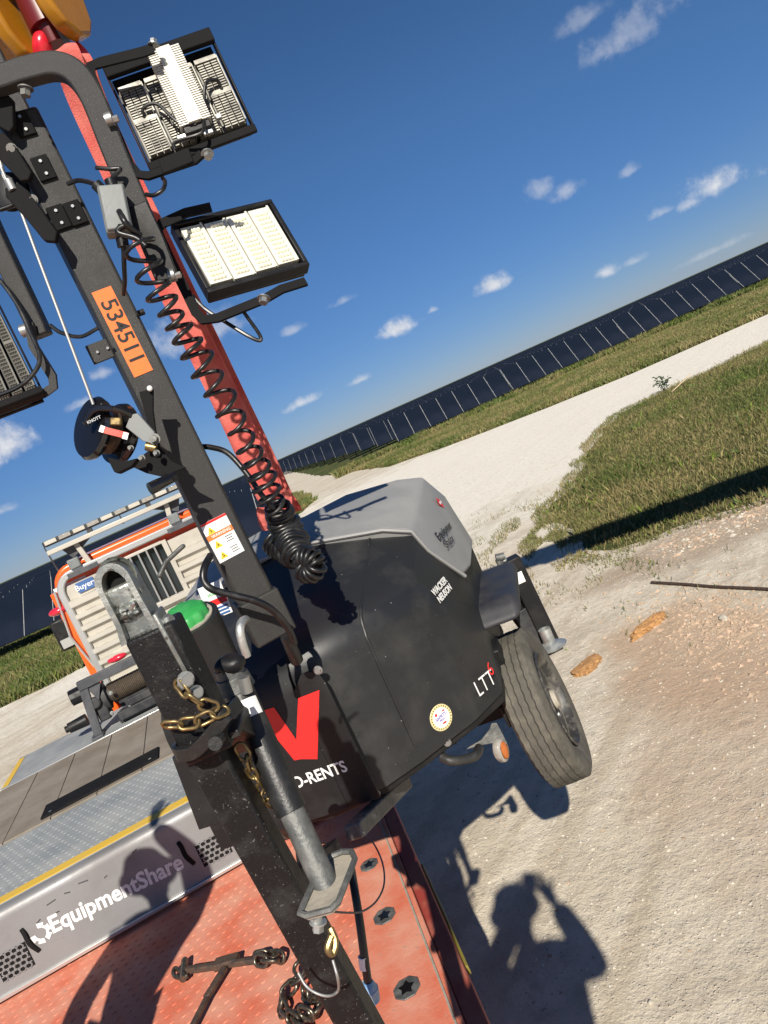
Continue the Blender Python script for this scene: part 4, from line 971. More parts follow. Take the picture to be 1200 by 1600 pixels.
def wheel(cw, axis, up):
    e = axis.normalized(); y = (up-e*up.dot(e)).normalized(); x = y.cross(e); Mw = basis(x, y, e, cw)
    Rr, ww = .333, .086
    prof = [(.20, -ww*.72), (.235, -ww*.92), (.285, -ww), (.312, -ww*.94), (.326, -ww*.80)]
    gr = []
    ribs = [-.80, -.52, -.48, -.19, -.15, .15, .19, .48, .52, .80]
    for i in range(0, 10, 2):
        a, b_ = ribs[i]*ww, ribs[i+1]*ww
        cz = 1-.012*abs((a+b_)/2/ww)
        gr += [(Rr*cz*.999, a+.001), (Rr*cz, b_-.001)]
        if i < 8: gr += [(Rr-.009, b_+.0008), (Rr-.009, ribs[i+2]*ww-.0008)]
    prof = prof+gr+[(.326, ww*.80), (.312, ww*.94), (.285, ww), (.235, ww*.92), (.20, ww*.72), (.185, ww*.5), (.185, -ww*.5), (.20, -ww*.72)]
    n = 96; mb = MB(); m = len(prof); vs = []
    for k in range(n):
        a = 2*math.pi*k/n
        for (r_, z) in prof:
            zz = z
            if r_ > .318 and abs(z) < ww*.79: zz = z+.0016*(1 if k % 2 else -1)      # zig-zag grooves
            vs.append(Mw @ Vector((r_*math.cos(a), r_*math.sin(a), zz)))
    fs = [(k*m+i, ((k+1) % n)*m+i, ((k+1) % n)*m+i+1, k*m+i+1) for k in range(n) for i in range(m-1)]
    mis = [1 if (prof[i][0] < Rr-.006 and prof[i+1][0] < Rr-.006 and 5 < i < m-8) else 0 for k in range(n) for i in range(m-1)]
    mb.add(vs, fs); mb.mi = mis
    wh = obj('wheel', MB().cyl(cw-e*.06, cw+e*.06, .05, n=20), m_rim, tw)
    obj('tyre', mb, [m_tire, m_tdark], wh, ang=32)
    rim = MB(); rim.lathe([(.205, .075), (.198, .082), (.190, .070), (.182, .02), (.15, .0), (.11, .012), (.075, .03), (.06, .03), (0, .03)], Mw, 48); rim.lathe([(.205, -.075), (.19, -.06), (.17, -.01), (.0, -.01)], Mw, 48)
    obj('rim', rim, m_rim, wh)
    obj('hub_cap', MB().lathe([(.042, .03), (.042, .062), (.036, .078), (0, .08)], Mw, 24), m_dust, wh)
    q = MB()
    for k in range(5):
        a = k*1.2566; q.cyl(Mw @ Vector((.085*math.cos(a), .085*math.sin(a), .02)), Mw @ Vector((.085*math.cos(a), .085*math.sin(a), .048)), .012, n=6)
    obj('lug_nut', q, m_galv, wh)
    return wh
wa = Frame(14.5); wcen = at(845, 1101, 3.12)
tilt = Matrix.Rotation(R(-5), 4, T.ey)
wheel(wcen, tilt @ wa.ex, Vector((0, 0, 1)))
wl = TW(-.60, T.L(wcen).y+.1, wcen.z+.1); wheel(wl, -T.ex, Vector((0, 0, 1)))
obj('axle', MB().box((1.16, .07, .07), T.m(CX, T.L(wcen).y, wcen.z+.05)), m_blk, tw)
obj('suspension_arm', MB().bar(at(765, 1010, 3.0), at(792, 1062, 3.05), .07, .09), m_blk, tw, bev=.006)
obj('suspension_bracket', MB().bar(at(784, 1098, 2.98), at(800, 1130, 2.98), .06, .04), m_jack, tw, bev=.004)
obj('wheel_arch', MB().box((.10, .5, .14), T.m(T.L(wcen).x-.14, 3.28, 1.80)), m_blk, tw, bev=.01)
obj('mud_strap', MB().box((.10, .3, .02), T.m(T.L(wcen).x-.02, 3.1, ztop-.26)), m_blk, tw)
# outrigger jack behind the wheel
oy = 3.75
oj = obj('outrigger', MB().bar(at(797, 872, oy), at(866, 1016, oy), .085, .085, FWD), m_blk, tw, bev=.006)
obj('reflective_tape', MB().bar(at(808, 895, oy-.043), at(815, 911, oy-.043), .045, .004, FWD), m_white, oj)
obj('outrigger_arm', MB().bar(at(778, 915, oy+.05), at(830, 985, oy+.05), .09, .05, FWD), m_blk, oj, bev=.005)
obj('gusset', MB().bar(at(812, 955, oy-.02), at(845, 1005, oy-.02), .08, .02, FWD), m_gdark, oj, bev=.004)
obj('crank', MB().tube(catmull([at(780, 899, oy), at(787, 890, oy), at(789, 878, oy), at(786, 870, oy)], 6), .012, 10), m_galv, oj)
q = MB(); q.cyl(at(775, 872, oy), at(788, 869, oy), .02); q.cyl(at(777, 874, oy), at(782, 884, oy), .013); obj('crank_grip', q, m_galvd, oj)
obj('outrigger_foot', MB().lathe([(0, 0), (.075, 0), (.08, .006), (.06, .014), (.03, .03), (.03, .10)], Matrix.Translation(at(862, 1011, oy-.1)) , 24), m_galv, oj)
# marker lamp
lb = plate2d([(733, 1166), (752, 1155), (764, 1140), (768, 1130), (776, 1129), (782, 1140), (792, 1160), (786, 1168), (768, 1160), (748, 1164), (728, 1170)], 2.72, .01, 'lamp_bracket', m_galvd, tw, .002)
lc = at(783, 1172, 2.71); la = (-T.ey*.5+T.ex*.86).normalized(); x = (SU*.95-SR*.3); x = (x-la*x.dot(la)).normalized(); yv = la.cross(x)
obj('marker_lamp', MB().lathe([(0, -.014), (.042, -.014), (.046, -.008), (.044, .010), (.038, .015), (.034, .017)], basis(x, yv, la, lc) @ Matrix.Diagonal((1, .75, 1, 1)), 28), m_clear, lb)
obj('amber_lens', MB().lathe([(.034, .015), (.030, .021), (.015, .026), (0, .027)], basis(x, yv, la, lc) @ Matrix.Diagonal((1, .55, 1, 1)), 24), m_amber, lb)
obj('air_hose', MB().tube(catmull([at(690, 1182, 2.6), at(706, 1189, 2.58), at(730, 1186, 2.6), at(744, 1180, 2.62), at(749, 1168, 2.66)], 8), .017, 10), m_rubber, tw)

# lettering on the side facets and the round sticker
def facet(px, py, pts):
    a, b_, c = [TW(*p) for p in pts]; n = (b_-a).cross(c-a).normalized(); r = ray(px, py); return CAM+r*((a-CAM).dot(n)/r.dot(n)), n
F2 = [(.52, 2.585, 1.66), (.632, 2.72, 1.67), (.515, 2.60, 2.17)]
F1 = [(.335, 2.42, 1.66), (.52, 2.585, 1.66), (.335, 2.425, 2.20)]
def onfacet(s, px, py, size, F, mt, bold=.01, sx=1., off=.003, ang=0., ax='CENTER', depth=.0004):
    p, n = facet(px, py, F); n = n if n.dot(CAM-p) > 0 else -n
    right = Vector((0, 0, 1)).cross(n).normalized(); up = n.cross(right)
    M = face_basis(p+n*off, right, up) @ Matrix.Rotation(R(ang), 4, 'Z')
    if s: return text(s, size, M, mt, shell, bold=bold, sx=sx, ax=ax, depth=depth)
    return M
FW = [colsR[3][1], colsR[4][1], colsR[4][2]]
onfacet('WACKER', 685, 917, .036, FW, m_white, .03, 1.0, .006, 0)
onfacet('NEUSON', 693, 928, .036, FW, m_white, .03, 1.0, .006, 0)
onfacet('LTT', 757, 1068, .085, F2, m_white, -.006, .75, .004, 0)
onfacet('6', 765, 1046, .075, F2, m_redlogo, -.006, .75, .004, 0)
Mr = onfacet(None, 689, 1121, 0, F1, None, off=.001)
rs = obj('round_sticker', MB().lathe([(0, .0012), (.0455, .0012), (.047, 0)], Mr, 40), mat('cream_sticker', (.66, .58, .30), .5), shell)
obj('sticker_ring', MB().lathe([(0, .0018), (.035, .0018), (.0352, .0012)], Mr, 40), m_whiteb, rs)
q = MB()
for k in range(26):
    a = 2*math.pi*k/26; q.box((.0032, .0060, .0004), Mr @ Matrix.Rotation(a, 4, 'Z') @ Matrix.Translation((0, .0405, .0014)))
obj('ring_print', q, m_gold, rs, smooth=False)
m_bp = mat('violet_print', (.16, .13, .45), .5)
text('SAFETY', .0155, Mr @ Matrix.Translation((0, .004, .0022)) @ Matrix.Rotation(R(6), 4, 'Z'), m_bp, rs, bold=.03, ax='CENTER'); text('FIRST', .010, Mr @ Matrix.Translation((0, -.009, .0022)), m_bp, rs, bold=.03, ax='CENTER')
q = MB(); q.lathe([(0, .0024), (.0055, .0024)], Mr @ Matrix.Translation((-.016, .018, 0)), 12); q.box((.016, .006, .0004), Mr @ Matrix.Translation((.004, -.022, .0022))); q.box((.010, .005, .0004), Mr @ Matrix.Translation((.018, .018, .0022))); obj('red_print', q, m_redlogo, rs)
# decal on the hood's side
from mathutils.bvhtree import BVHTree
_bm = bmesh.new(); _bm.from_mesh(hood.data); bmesh.ops.triangulate(_bm, faces=_bm.faces); hood_tree = BVHTree.FromBMesh(_bm)
def on_hood(px, py):
    r = ray(px, py).normalized(); p, n, _, _ = hood_tree.ray_cast(CAM, r); n = n if n.dot(CAM-p) > 0 else -n
    right = Vector((0, 0, 1)).cross(n).normalized(); return face_basis(p, right, n.cross(right)), n
def wrap(o, n, off):
    for v in o.data.vertices:
        h, _, _, _ = hood_tree.ray_cast(v.co+n*.2, -n)
        if h is not None: v.co = h+n*off
    return o
for tx_, px, py in (('Equipment', 695, 828), ('Share', 701, 846)):
    M, n = on_hood(px, py); wrap(text(tx_, .050, M, m_ink, hood, bold=.012, ax='CENTER', depth=0), n, .0035)
M, n = on_hood(687, 786)
q = MB(); q.sheet([M @ Vector(p) for p in ((-.05, 0, 0), (0, .03, 0), (.05, 0, 0), (0, -.03, 0))]); wrap(obj('hazard_decal', q, m_redlogo, hood, smooth=False), n, .003)
q = MB(); q.sheet([M @ Vector(p) for p in ((-.03, -.006, 0), (.03, -.006, 0), (.03, .006, 0), (-.03, .006, 0))]); wrap(obj('decal_print', q, m_white, hood, smooth=False), n, .0045)

# tongue folded upright with coupler, collar, chain, jack
TD = 1.22
t0, t1 = at(238, 985, TD), at(356, 1215, TD+.02)
l0, l1 = at(318, 1160, TD+.045), at(640, 1740, TD+.10)
tong = obj('drawbar', MB().bar(l0, l1, .066, .062, FWD), m_tongue, tw, bev=.007, seg=3)
obj('drawbar_arm', MB().bar(at(455, 1390, TD+.10), at(520, 1330, 2.3), .06, .06), m_tongue, tong, bev=.006)
fold = obj('fold_bar', MB().bar(at(240, 978, TD-.005), at(334, 1168, TD), .080, .075, FWD), m_tongue, tw, bev=.006, seg=3)
td = (at(232, 972, TD)-at(330, 1168, TD)).normalized(); tside = td.cross(FWD).normalized(); tside = tside if tside.dot(SR) > 0 else -tside; tout = -td.cross(tside); tout = tout if tout.dot(-FWD) > 0 else -tout
# coupler: an open channel with a rounded nose
cc = at(184, 905, TD-.01)
def U(p, c, z): return cc+tside*(p*.78)+td*(c*.92)+tout*z
outl = []
for k in range(13):
    a = math.pi*k/12; outl.append((math.cos(a)*.034, math.sin(a)*.031))
body = [(.046, -.150), (.038, -.095), (.034, -.03)]+outl+[(-.034, -.03), (-.033, -.07), (-.040, -.105)]
def offs(poly, d):
    r_ = []
    for x_, y_ in poly: 
        l = math.hypot(x_, max(y_, 0)) or 1; r_.append((x_*(1-d/abs(.0385)) if abs(x_) > .001 else x_, y_-(d if y_ > 0 else 0)))
    return r_
inn = offs(body, .0105)
mb = MB(); n = len(body); zf, zb = .026, -.028
ring = lambda P, z: [U(x_, y_, z) for x_, y_ in P]
outw = [(x_*1.06, y_*1.05 if y_ > 0 else y_) for x_, y_ in body]
vs = ring(body, zb)+ring(outw, zf)+ring(inn, zf)+ring(offs(body, .011), zb+.008)
fs = []
for j in range(3):
    for i in range(n-1): fs.append((j*n+i, j*n+i+1, (j+1)*n+i+1, (j+1)*n+i))
fs.append([3*n+i for i in range(n)]); fs.append([i for i in range(n)][::-1])
mb.add(vs, fs); coup = obj('coupler', mb, m_coupler, fold, bev=.003, seg=2, ang=45)
# clamp inside, side flanges and bolts
q = MB(); q.prism([(-.024, -.012), (.024, -.012), (.026, -.040), (.020, -.050), (-.016, -.046), (-.026, -.036)], basis(tside, td, tout, U(0, .004, -.004)), .018); obj('ball_clamp', q, m_coupler, coup, bev=.006, seg=3)
q = MB(); [q.ball(U(-.012+.012*(k % 3), -.050-.012*(k//3), .008), .012, 7, (1, 1.3, .7), .7, k) for k in range(6)]; obj('latch', q, m_coupler, coup)
obj('channel_floor', MB().box((.056, .12, .004), basis(tside, td, tout, U(0, -.092, .006))), m_coupler, coup)
obj('ball_socket', MB().lathe([(0, -.008), (.018, -.006), (.024, .004), (.031, .010)], basis(tside, td, tout, U(.002, .006, -.010)), 24), m_coupler, coup); obj('ball_recess_shade', MB().lathe([(0, .0), (.024, .003)], basis(tside, td, tout, U(.003, .007, -.001)), 20), m_flat, coup)  # black disc fills the coupler mouth with painted shade
for s_, a0, a1 in ((1, -.075, -.215),):
    obj('side_flange', MB().bar(U(s_*.048, a0, .012), U(s_*(.052 if s_ > 0 else .047), a1, .006), .008, .05, tout), m_coupler, coup, bev=.003)
obj('latch_lever', MB().tube([U(.06, -.03, -.04), U(.085, -.01, -.05), U(.135, .004, -.05)], 0, 4, flat=(.007, .014), hint=tout), m_galvd, coup, bev=.003)
q = MB(); [q.bolt(U(.058, a, .010), tside+tout*.4, .008, .008) for a in (-.10, -.20)]; q.bolt(at(290, 1062, TD-.06), tside*.5+tout, .009, .014); q.bolt(at(306, 1082, TD-.05), tside*.6+tout, .008, .012); obj('coupler_bolt', q, m_zinc, coup)
# collar plate and pin
ca, cb = at(275, 1176, TD-.045), at(362, 1112, TD-.03)
collar = obj('collar', MB().tube(catmull([ca+FWD*.06, ca, at(300, 1176, TD-.06), at(330, 1147, TD-.06), at(352, 1118, TD-.055), cb, cb+FWD*.06], 6), 0, 4, flat=(.008, .022), hint=td), m_jack, tw, bev=.002)
obj('collar_plate', MB().box((.115, .012, .09), basis(tside, td, tout, at(330, 1150, TD+.02))), m_jack, collar, bev=.002)
obj('hinge_pin', MB().cyl(at(336, 1162, TD-.08), at(345, 1148, TD-.02), .011, n=14), m_jack, collar)
obj('left_plate', MB().bar(at(300, 1172, TD+.14), at(342, 1285, TD+.14), .075, .012, FWD), m_plate, collar, bev=.002)
# jack
JD = 1.36
j0, j1, j2 = at(371, 1075, 1.36), at(456, 1268, 1.27), at(515, 1396, 1.21)
jk = obj('jack', MB().cyl(j0, j1, .0275, n=28), m_jack, tw)
obj('jack_leg', MB().cyl(j0.lerp(j1, .95), j2, .0222, n=28), m_galvd, jk)
jx = (j0-j1).normalized()
q = MB(); q.cyl(at(371, 1077, JD), at(362, 1056, JD), .034, .03, n=20); q.cyl(at(364, 1060, JD), at(356, 1042, JD), .026, n=20); obj('jack_cap', q, m_galvd, jk)
q = MB(); q.ball(at(358, 1038, JD-.01), .028, 10, (1.05, .75, .6), .3, 5); q.cyl(at(344, 1050, JD-.02), at(356, 1042, JD-.01), .01); obj('jack_knob', q, m_blk, jk)
q = MB(); q.cyl(at(380, 1058, JD-.03), at(386, 1082, JD-.03), .011, n=14); obj('jack_pin', q, m_zinc, jk)
a_, b_ = at(384, 1092, JD-.033), at(399, 1118, JD-.033)
q = MB()
lw = .0279; jt = (j1-j0).normalized(); e1 = (CAM-j0); e1 = (e1-jt*e1.dot(jt)).normalized(); e2 = jt.cross(e1)
pa = j0+jt*(a_-j0).dot(jt); pb = j0+jt*(b_-j0).dot(jt); vs = []
sgn = 1 if e2.dot(SR) > 0 else -1
for p in (pa, pb):
    for k in range(7): a = R(-10+11*k); vs.append(p+(e1*math.cos(a)+e2*sgn*math.sin(a))*(lw+.0006))
q.add(vs, [(k, k+1, 8+k, 7+k) for k in range(6)]); obj('white_label', q, m_whiteb, jk)
# foot plate
fc = at(514, 1384, 1.20)
FPp = [(470, 1430), (480, 1434), (518, 1424), (530, 1412), (556, 1345), (551, 1334), (536, 1334), (517, 1342), (500, 1362), (474, 1420)]
nrmf = (-jt*.92-FWD*.25); nrmf = (-(jt)).normalized(); nrmf = (nrmf*.80+(CAM-fc).normalized()*.45).normalized()
def onpl(px, py, o, n): r = ray(px, py); return CAM+r*((o-CAM).dot(n)/r.dot(n))
P = [onpl(px, py, fc, nrmf) for px, py in FPp]; ex = (P[4]-P[0]).normalized(); Mf = basis(ex, nrmf.cross(ex), nrmf, fc); Mi = Mf.inverted()
poly = [((Mi @ p).x, (Mi @ p).y) for p in P]
ar = sum(poly[i][0]*poly[(i+1) % len(poly)][1]-poly[(i+1) % len(poly)][0]*poly[i][1] for i in range(len(poly)))
jf = obj('jack_foot', MB().prism(poly, Mf @ Matrix.Translation((0, 0, -.006)), .006), m_dust, jk, bev=.002)
q = MB(); P3 = [p+nrmf*.004 for p in P]; q.tube(P3, .0055, 6, closed=True); obj('foot_rim', q, m_galvd, jf)
obj('weld', MB().tube([j2+(e1*math.cos(k*.5236)+e2*math.sin(k*.5236))*.0235+nrmf*.0 for k in range(12)], .004, 6, closed=True), m_galv, jf)
q = MB(); q.cyl(at(492, 1430, 1.215), at(498, 1446, 1.22), .010); q.bolt(at(497, 1440, 1.215), -SU, .010, .016); obj('foot_bolt', q, m_galv, jf)
obj('jack_bracket', MB().bar(at(340, 1125, TD+.05), at(392, 1150, JD), .07, .05), m_jack, jk, bev=.004)
# chains
def link_mb(c, d, n, ln, wd, r):
    d = d.normalized(); n = (n-d*n.dot(d)).normalized(); s_ = d.cross(n); pts = []
    hs = (ln-wd)/2
    for k in range(16):
        a = 2*math.pi*k/16; x_ = math.cos(a)*wd/2+(hs if math.cos(a) > 0 else -hs); y_ = math.sin(a)*wd/2; pts.append(c+d*x_+s_*y_)
    return MB().tube(pts, r, 7, closed=True)
def chain(pts, ln, wd, r, mt, parent, name='chain_link', tw0=0.):
    path = catmull(pts, 20); L = [0]
    for a, b_ in zip(path, path[1:]): L.append(L[-1]+(b_-a).length)
    pitch = ln-2*r*1.05; n = int(L[-1]/pitch)
    for i in range(n):
        s_ = (i+.5)*pitch; k = max(j for j in range(len(L)) if L[j] <= s_); k = min(k, len(path)-2)
        p = path[k].lerp(path[k+1], (s_-L[k])/max(L[k+1]-L[k], 1e-9)); t = path[k+1]-path[k]
        h = (-FWD*.8+SU*.2) if i % 2 == 0 else t.normalized().cross(-FWD*.8+SU*.2)
        h = Matrix.Rotation(tw0+random.gauss(0, .3), 4, t.normalized()) @ h
        obj(name, link_mb(p, t, h, ln, wd, r), mt, parent, ang=80)
hk = obj('safety_chain', MB().cyl(at(283, 1062, TD-.05), at(292, 1070, TD-.05), .012, n=12), m_zinc, tw)
chain([at(277, 1066, TD-.06), at(290, 1082, TD-.065), at(312, 1098, TD-.065), at(335, 1105, TD-.06), at(352, 1106, TD-.05)], .031, .0185, .0030, m_gold, hk, tw0=.3)
chain([at(353, 1108, TD-.05), at(334, 1116, TD-.065), at(305, 1128, TD-.07), at(272, 1132, TD-.075), at(240, 1130, TD-.07)], .031, .0185, .0030, m_gold, hk, tw0=.5)
chain([at(243, 1112, TD-.065), at(240, 1140, TD-.07)], .034, .022, .0022, m_galv, hk)
chain([at(372, 1165, JD-.09), at(386, 1186, JD-.09), at(394, 1208, JD-.08), at(408, 1226, JD-.06), at(415, 1245, JD-.04), at(432, 1264, JD-.02)], .031, .0185, .0030, m_gold, hk, tw0=.2)
# thin break-away cable, plug lead
cable([at(556, 1290, 2.1), at(568, 1300, 2.0), at(585, 1320, 1.9), at(598, 1350, 1.8), at(600, 1382, 1.7), at(588, 1408, 1.62), at(566, 1424, 1.55), at(540, 1426, 1.5), at(516, 1424, 1.46)], .0022, 'breakaway_cable', m_galvd)
cable([at(520, 1500, 1.15), at(528, 1530, 1.14), at(528, 1548, 1.19), at(514, 1556, 1.18), at(495, 1552, 1.18), at(478, 1540, 1.19), at(466, 1520, 1.2)], .0024, 'wire_loop', m_wire)
hkk = obj('snap_hook', MB().tube(catmull([at(516, 1450, 1.21), at(524, 1470, 1.2), at(520, 1490, 1.19), at(512, 1482, 1.19), at(518, 1462, 1.2)], 6), .006, 8), m_gold, tw)
pl = obj('plug_lead', MB().tube(catmull([at(545, 1335, 1.75), at(554, 1390, 1.66), at(562, 1440, 1.62), at(570, 1500, 1.6), at(575, 1536, 1.6)], 10), .010, 10), m_rubber, tw)
obj('tape_band', MB().cyl(at(567, 1494, 1.602), at(570, 1513, 1.6), .0118, n=16), m_whiteb, pl)
pd = (at(580, 1566, 1.6)-at(575, 1536, 1.6)).normalized()
q = MB(); a = at(574, 1533, 1.6); q.cyl(a, a+pd*.018, .012, .021, n=18); q.cyl(a+pd*.018, a+pd*.046, .022, n=18); obj('plug', q, m_blue, pl)
q = MB()
for k in range(6): b2 = a+pd*.046+SR*(-.012+.005*k)+FWD*(.008 if k % 2 else -.008); q.cyl(b2, b2+pd*.014, .0022, n=6)
obj('plug_pin', q, m_zinc, pl)
# dark bits under the nose
obj('lead_bundle', MB().tube(catmull([at(448, 1240, 1.95), at(470, 1300, 1.8), at(478, 1350, 1.75), at(484, 1400, 1.72)], 8), .022, 10), m_blk, tw)

# ------------------------------------------------------------------ crane hook, sling
HD = 2.42
hb = at(84, 66, HD)
ck = thing('crane_hook', at(60, 20, HD), 'yellow crane hook block with a red hook at the top left corner', 'crane hook')
Vv = Vector((0, 0, 1)); hx = Vector((.94, -.34, 0)).normalized(); hy = Vector((.34, .94, 0))
pc = at(72, 34, HD)
def cheek(off, nm):
    poly = [(-.085, .42), (.085, .42), (.12, .25), (.12, .05), (.10, -.05), (.06, -.10), (0, -.12), (-.06, -.10), (-.10, -.05), (-.12, .05), (-.12, .25)]
    M = basis(hy, Vv, hx, pc+hx*off+Vector((0, 0, .03)))
    return obj(nm, MB().prism(poly, M, .045), m_cyel, ck, bev=.012, seg=3)
cheek(.045, 'cheek_plate'); cheek(-.11, 'cheek_plate')
obj('sheave', MB().lathe([(.0, -.04), (.17, -.04), (.19, -.03), (.16, 0), (.19, .03), (.17, .04), (0, .04)], basis(hy, Vv, hx, pc+Vector((0, 0, .30))), 36), m_cyel, ck)
obj('side_lug', MB().box((.10, .20, .10), basis(hx, hy, Vv, pc-hx*.17+Vector((0, 0, .06)))), m_cyel, ck, bev=.02)
q = MB(); q.cyl(pc+Vector((0, 0, .10)), pc+Vector((0, 0, -.02)), .055, n=20); q.cyl(pc+Vector((0, 0, .0)), pc+Vector((0, 0, -.07)), .042, .03, n=20); obj('swivel', q, mat('shaded_red_paint', (.12, .008, .01), .4), ck)  # darker red paints in the shade above the hook
hp = [at(66, 34, HD), at(70, 52, HD), at(66, 68, HD-.01), at(70, 86, HD), at(82, 100, HD+.005), at(100, 108, HD+.01), at(118, 104, HD+.02), at(127, 90, HD+.02), at(124, 76, HD+.02), at(120, 66, HD+.02)]
obj('hook', MB().tube(catmull(hp, 8), lambda t: .022+.008*math.sin(min(t*1.25, 1)*math.pi)-(.018*max(0, t-.82)/.18), 14), m_hook, ck)
obj('safety_latch', MB().bar(at(92, 44, HD-.03), at(114, 82, HD-.02), .018, .006, FWD), m_galvd, ck)
rp = MB()
for dx in (-.10, .10): rp.cyl(pc+hy*dx+Vector((0, 0, .25)), pc+hy*dx+Vector((0, 0, 2.2)), .009, n=8)
obj('hoist_rope', rp, m_rope, ck)
sl = thing('lifting_sling', at(430, 790, 2.75), 'flat red lifting sling hanging from the crane hook down behind the spiral cable', 'sling')
ends = [at(98, 74, HD-.045), at(106, 92, HD-.05), at(140, 182, 2.44), at(255, 425, 2.56), at(340, 600, 2.64), at(425, 780, 2.74)]
def ribbon(path, w0, w1, th, parent, name, twist=0.):
    path = catmull(path, 10); m = len(path); vs = []; K = 9
    for i, p in enumerate(path):
        u = i/(m-1); t = (path[min(i+1, m-1)]-path[max(i-1, 0)]).normalized(); s_ = t.cross(FWD).normalized(); s_ = s_ if s_.dot(SR) > 0 else -s_
        nn = t.cross(s_); nn = nn if nn.dot(-FWD) > 0 else -nn
        w = w0+(w1-w0)*u; w *= 1+.06*noise.noise(Vector((u*6, 0, 1)))
        for k in range(K):
            x_ = (k/(K-1)-.5); wr = .004*noise.noise(Vector((x_*5, u*9, 2)))+.0035*math.sin(x_*9+u*4)
            vs.append(p+s_*(x_*w)+nn*(wr+.010*(.25-x_*x_)*2))
        for k in range(K):
            x_ = (k/(K-1)-.5); vs.append(p+s_*(x_*w)-nn*th)
    fs = []
    for i in range(m-1):
        for k in range(K-1): fs += [(i*2*K+k, i*2*K+k+1, (i+1)*2*K+k+1, (i+1)*2*K+k), (i*2*K+K+k, (i+1)*2*K+K+k, (i+1)*2*K+K+k+1, i*2*K+K+k+1)]
        fs += [(i*2*K, (i+1)*2*K, (i+1)*2*K+K, i*2*K+K), (i*2*K+K-1, i*2*K+2*K-1, (i+1)*2*K+2*K-1, (i+1)*2*K+K-1)]
    return obj(name, MB().add(vs, fs), m_sling, parent, ang=70)
ribbon(ends, .078, .098, .008, sl, 'webbing')
ribbon([p+FWD*.05+SR*.02 for p in ends], .075, .10, .008, sl, 'webbing')
obj('sling_edge', MB().tube(catmull([p+FWD*.02+SR*(.034+.016*i/4) for i, p in enumerate(ends)], 8), .006, 6), m_sling, sl)
ribbon([at(436, 770, 2.72), at(452, 784, 2.76), at(462, 800, 2.80)], .05, .05, .008, sl, 'sling_leg'); ribbon([at(412, 795, 2.70), at(414, 812, 2.72), at(420, 826, 2.74)], .05, .05, .01, sl, 'sling_leg')
ribbon([at(440, 768, 2.70), at(446, 785, 2.72), at(436, 800, 2.74)], .05, .05, .01, sl, 'sling_leg')

# ------------------------------------------------------------------ trailer deck (orange) under the tower
DZ = 0.86
dA, dB = atz(605, 1290, DZ), atz(727, 1600, DZ)
ed = (dA-dB); hd = math.degrees(math.atan2(ed.x, ed.y)); D = Frame(hd); xr = D.L(dA).x; xl = xr-2.5; Y0, Y1 = -2.6, 4.7
tr = thing('flatbed_trailer', D.W((xl+xr)/2, .7, 0), 'red orange steel trailer deck with raised tread below the tower', 'trailer', rz=D.rz)
def DW(x, y, z): return D.W(x, y, z)
deck = obj('deck', MB().box((2.5, Y1-Y0, .05), D.m((xl+xr)/2, (Y0+Y1)/2, DZ-.025)), m_deck, tr, bev=.004)
q = MB(); nx, ny = 40, 66
for i in range(nx):
    for j in range(ny):
        x_ = xl+.06+2.2*(i+.5*(j % 2))/nx; y_ = .9+(Y1-.95)*j/ny
        if x_ > xr-.29: continue
        s_ = .0105; a = R(24); c, s2 = math.cos(a), math.sin(a)
        pts = [(-s_*1.15, 0, .0), (0, -s_*.34, 0), (s_*1.15, 0, 0), (0, s_*.34, 0)]
        vs = [DW(x_+c*p-s2*r_, y_+s2*p+c*r_, DZ) for p, r_, z in pts]+[DW(x_+c*p*.55-s2*r_*.55, y_+s2*p*.55+c*r_*.55, DZ+.003) for p, r_, z in pts]
        q.add(vs, [(4, 5, 6, 7)]+[(k, (k+1) % 4, 4+(k+1) % 4, 4+k) for k in range(4)])
obj('tread', q, m_deck, deck, smooth=False, kind='stuff', flip=False)
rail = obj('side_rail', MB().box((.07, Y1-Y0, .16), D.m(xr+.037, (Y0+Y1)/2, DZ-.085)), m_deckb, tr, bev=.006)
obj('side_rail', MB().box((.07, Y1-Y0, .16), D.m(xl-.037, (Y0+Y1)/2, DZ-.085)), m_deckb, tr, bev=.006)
obj('edge_strip', MB().box((.008, Y1-Y0-.1, .006), D.m(xr-.028, (Y0+Y1)/2, DZ+.004)), m_dust, tr)
obj('marker_strip', MB().box((.012, .75, .04), D.m(xr+.08, D.L(atz(645, 1420, DZ)).y-.05, DZ-.05)), mat('shaded_yellow_reflector', (.20, .17, .03), .6), tr, bev=.004)  # yellow darkened to olive in the colour for the tower's shadow
for (px, py, s_) in [(577, 1352, .046), (601, 1432, .05), (636, 1545, .052)]:
    c = D.L(atz(px, py, DZ)); o8 = [(s_*1.05*math.cos(R(22.5+45*k)), s_*.9*math.sin(R(22.5+45*k))*1.2) for k in range(8)]
    pk = obj('stake_pocket', MB().prism(o8, D.m(c.x, c.y, DZ), .006), m_galvd, deck, bev=.002)
    star = [((s_*.66 if k % 2 == 0 else s_*.38)*math.cos(R(36*k+9)), (s_*.72 if k % 2 == 0 else s_*.42)*math.sin(R(36*k+9))) for k in range(10)]
    obj('star_hole_dark', MB().prism(star, D.m(c.x, c.y, DZ+.0062), .0006), m_gloss, pk, smooth=False)  # black sheet on the plate stands in for the dark inside a hole
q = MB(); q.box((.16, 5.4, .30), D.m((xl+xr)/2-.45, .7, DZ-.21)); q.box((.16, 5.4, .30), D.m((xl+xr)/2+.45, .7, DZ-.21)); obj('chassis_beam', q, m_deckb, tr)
for s_ in (-1, 1):
    for yy in (-1.9, -.9):
        M = basis(Vector((0, 0, 1)), D.ey, D.ex*s_, D.W((xl+xr)/2+s_*.95, yy, .40))
        obj('wheel', MB().lathe([(.20, -.11), (.36, -.11), (.395, -.07), (.395, .07), (.36, .11), (.22, .11), (.2, .04), (0, .03)], M, 32), m_tire, tr)
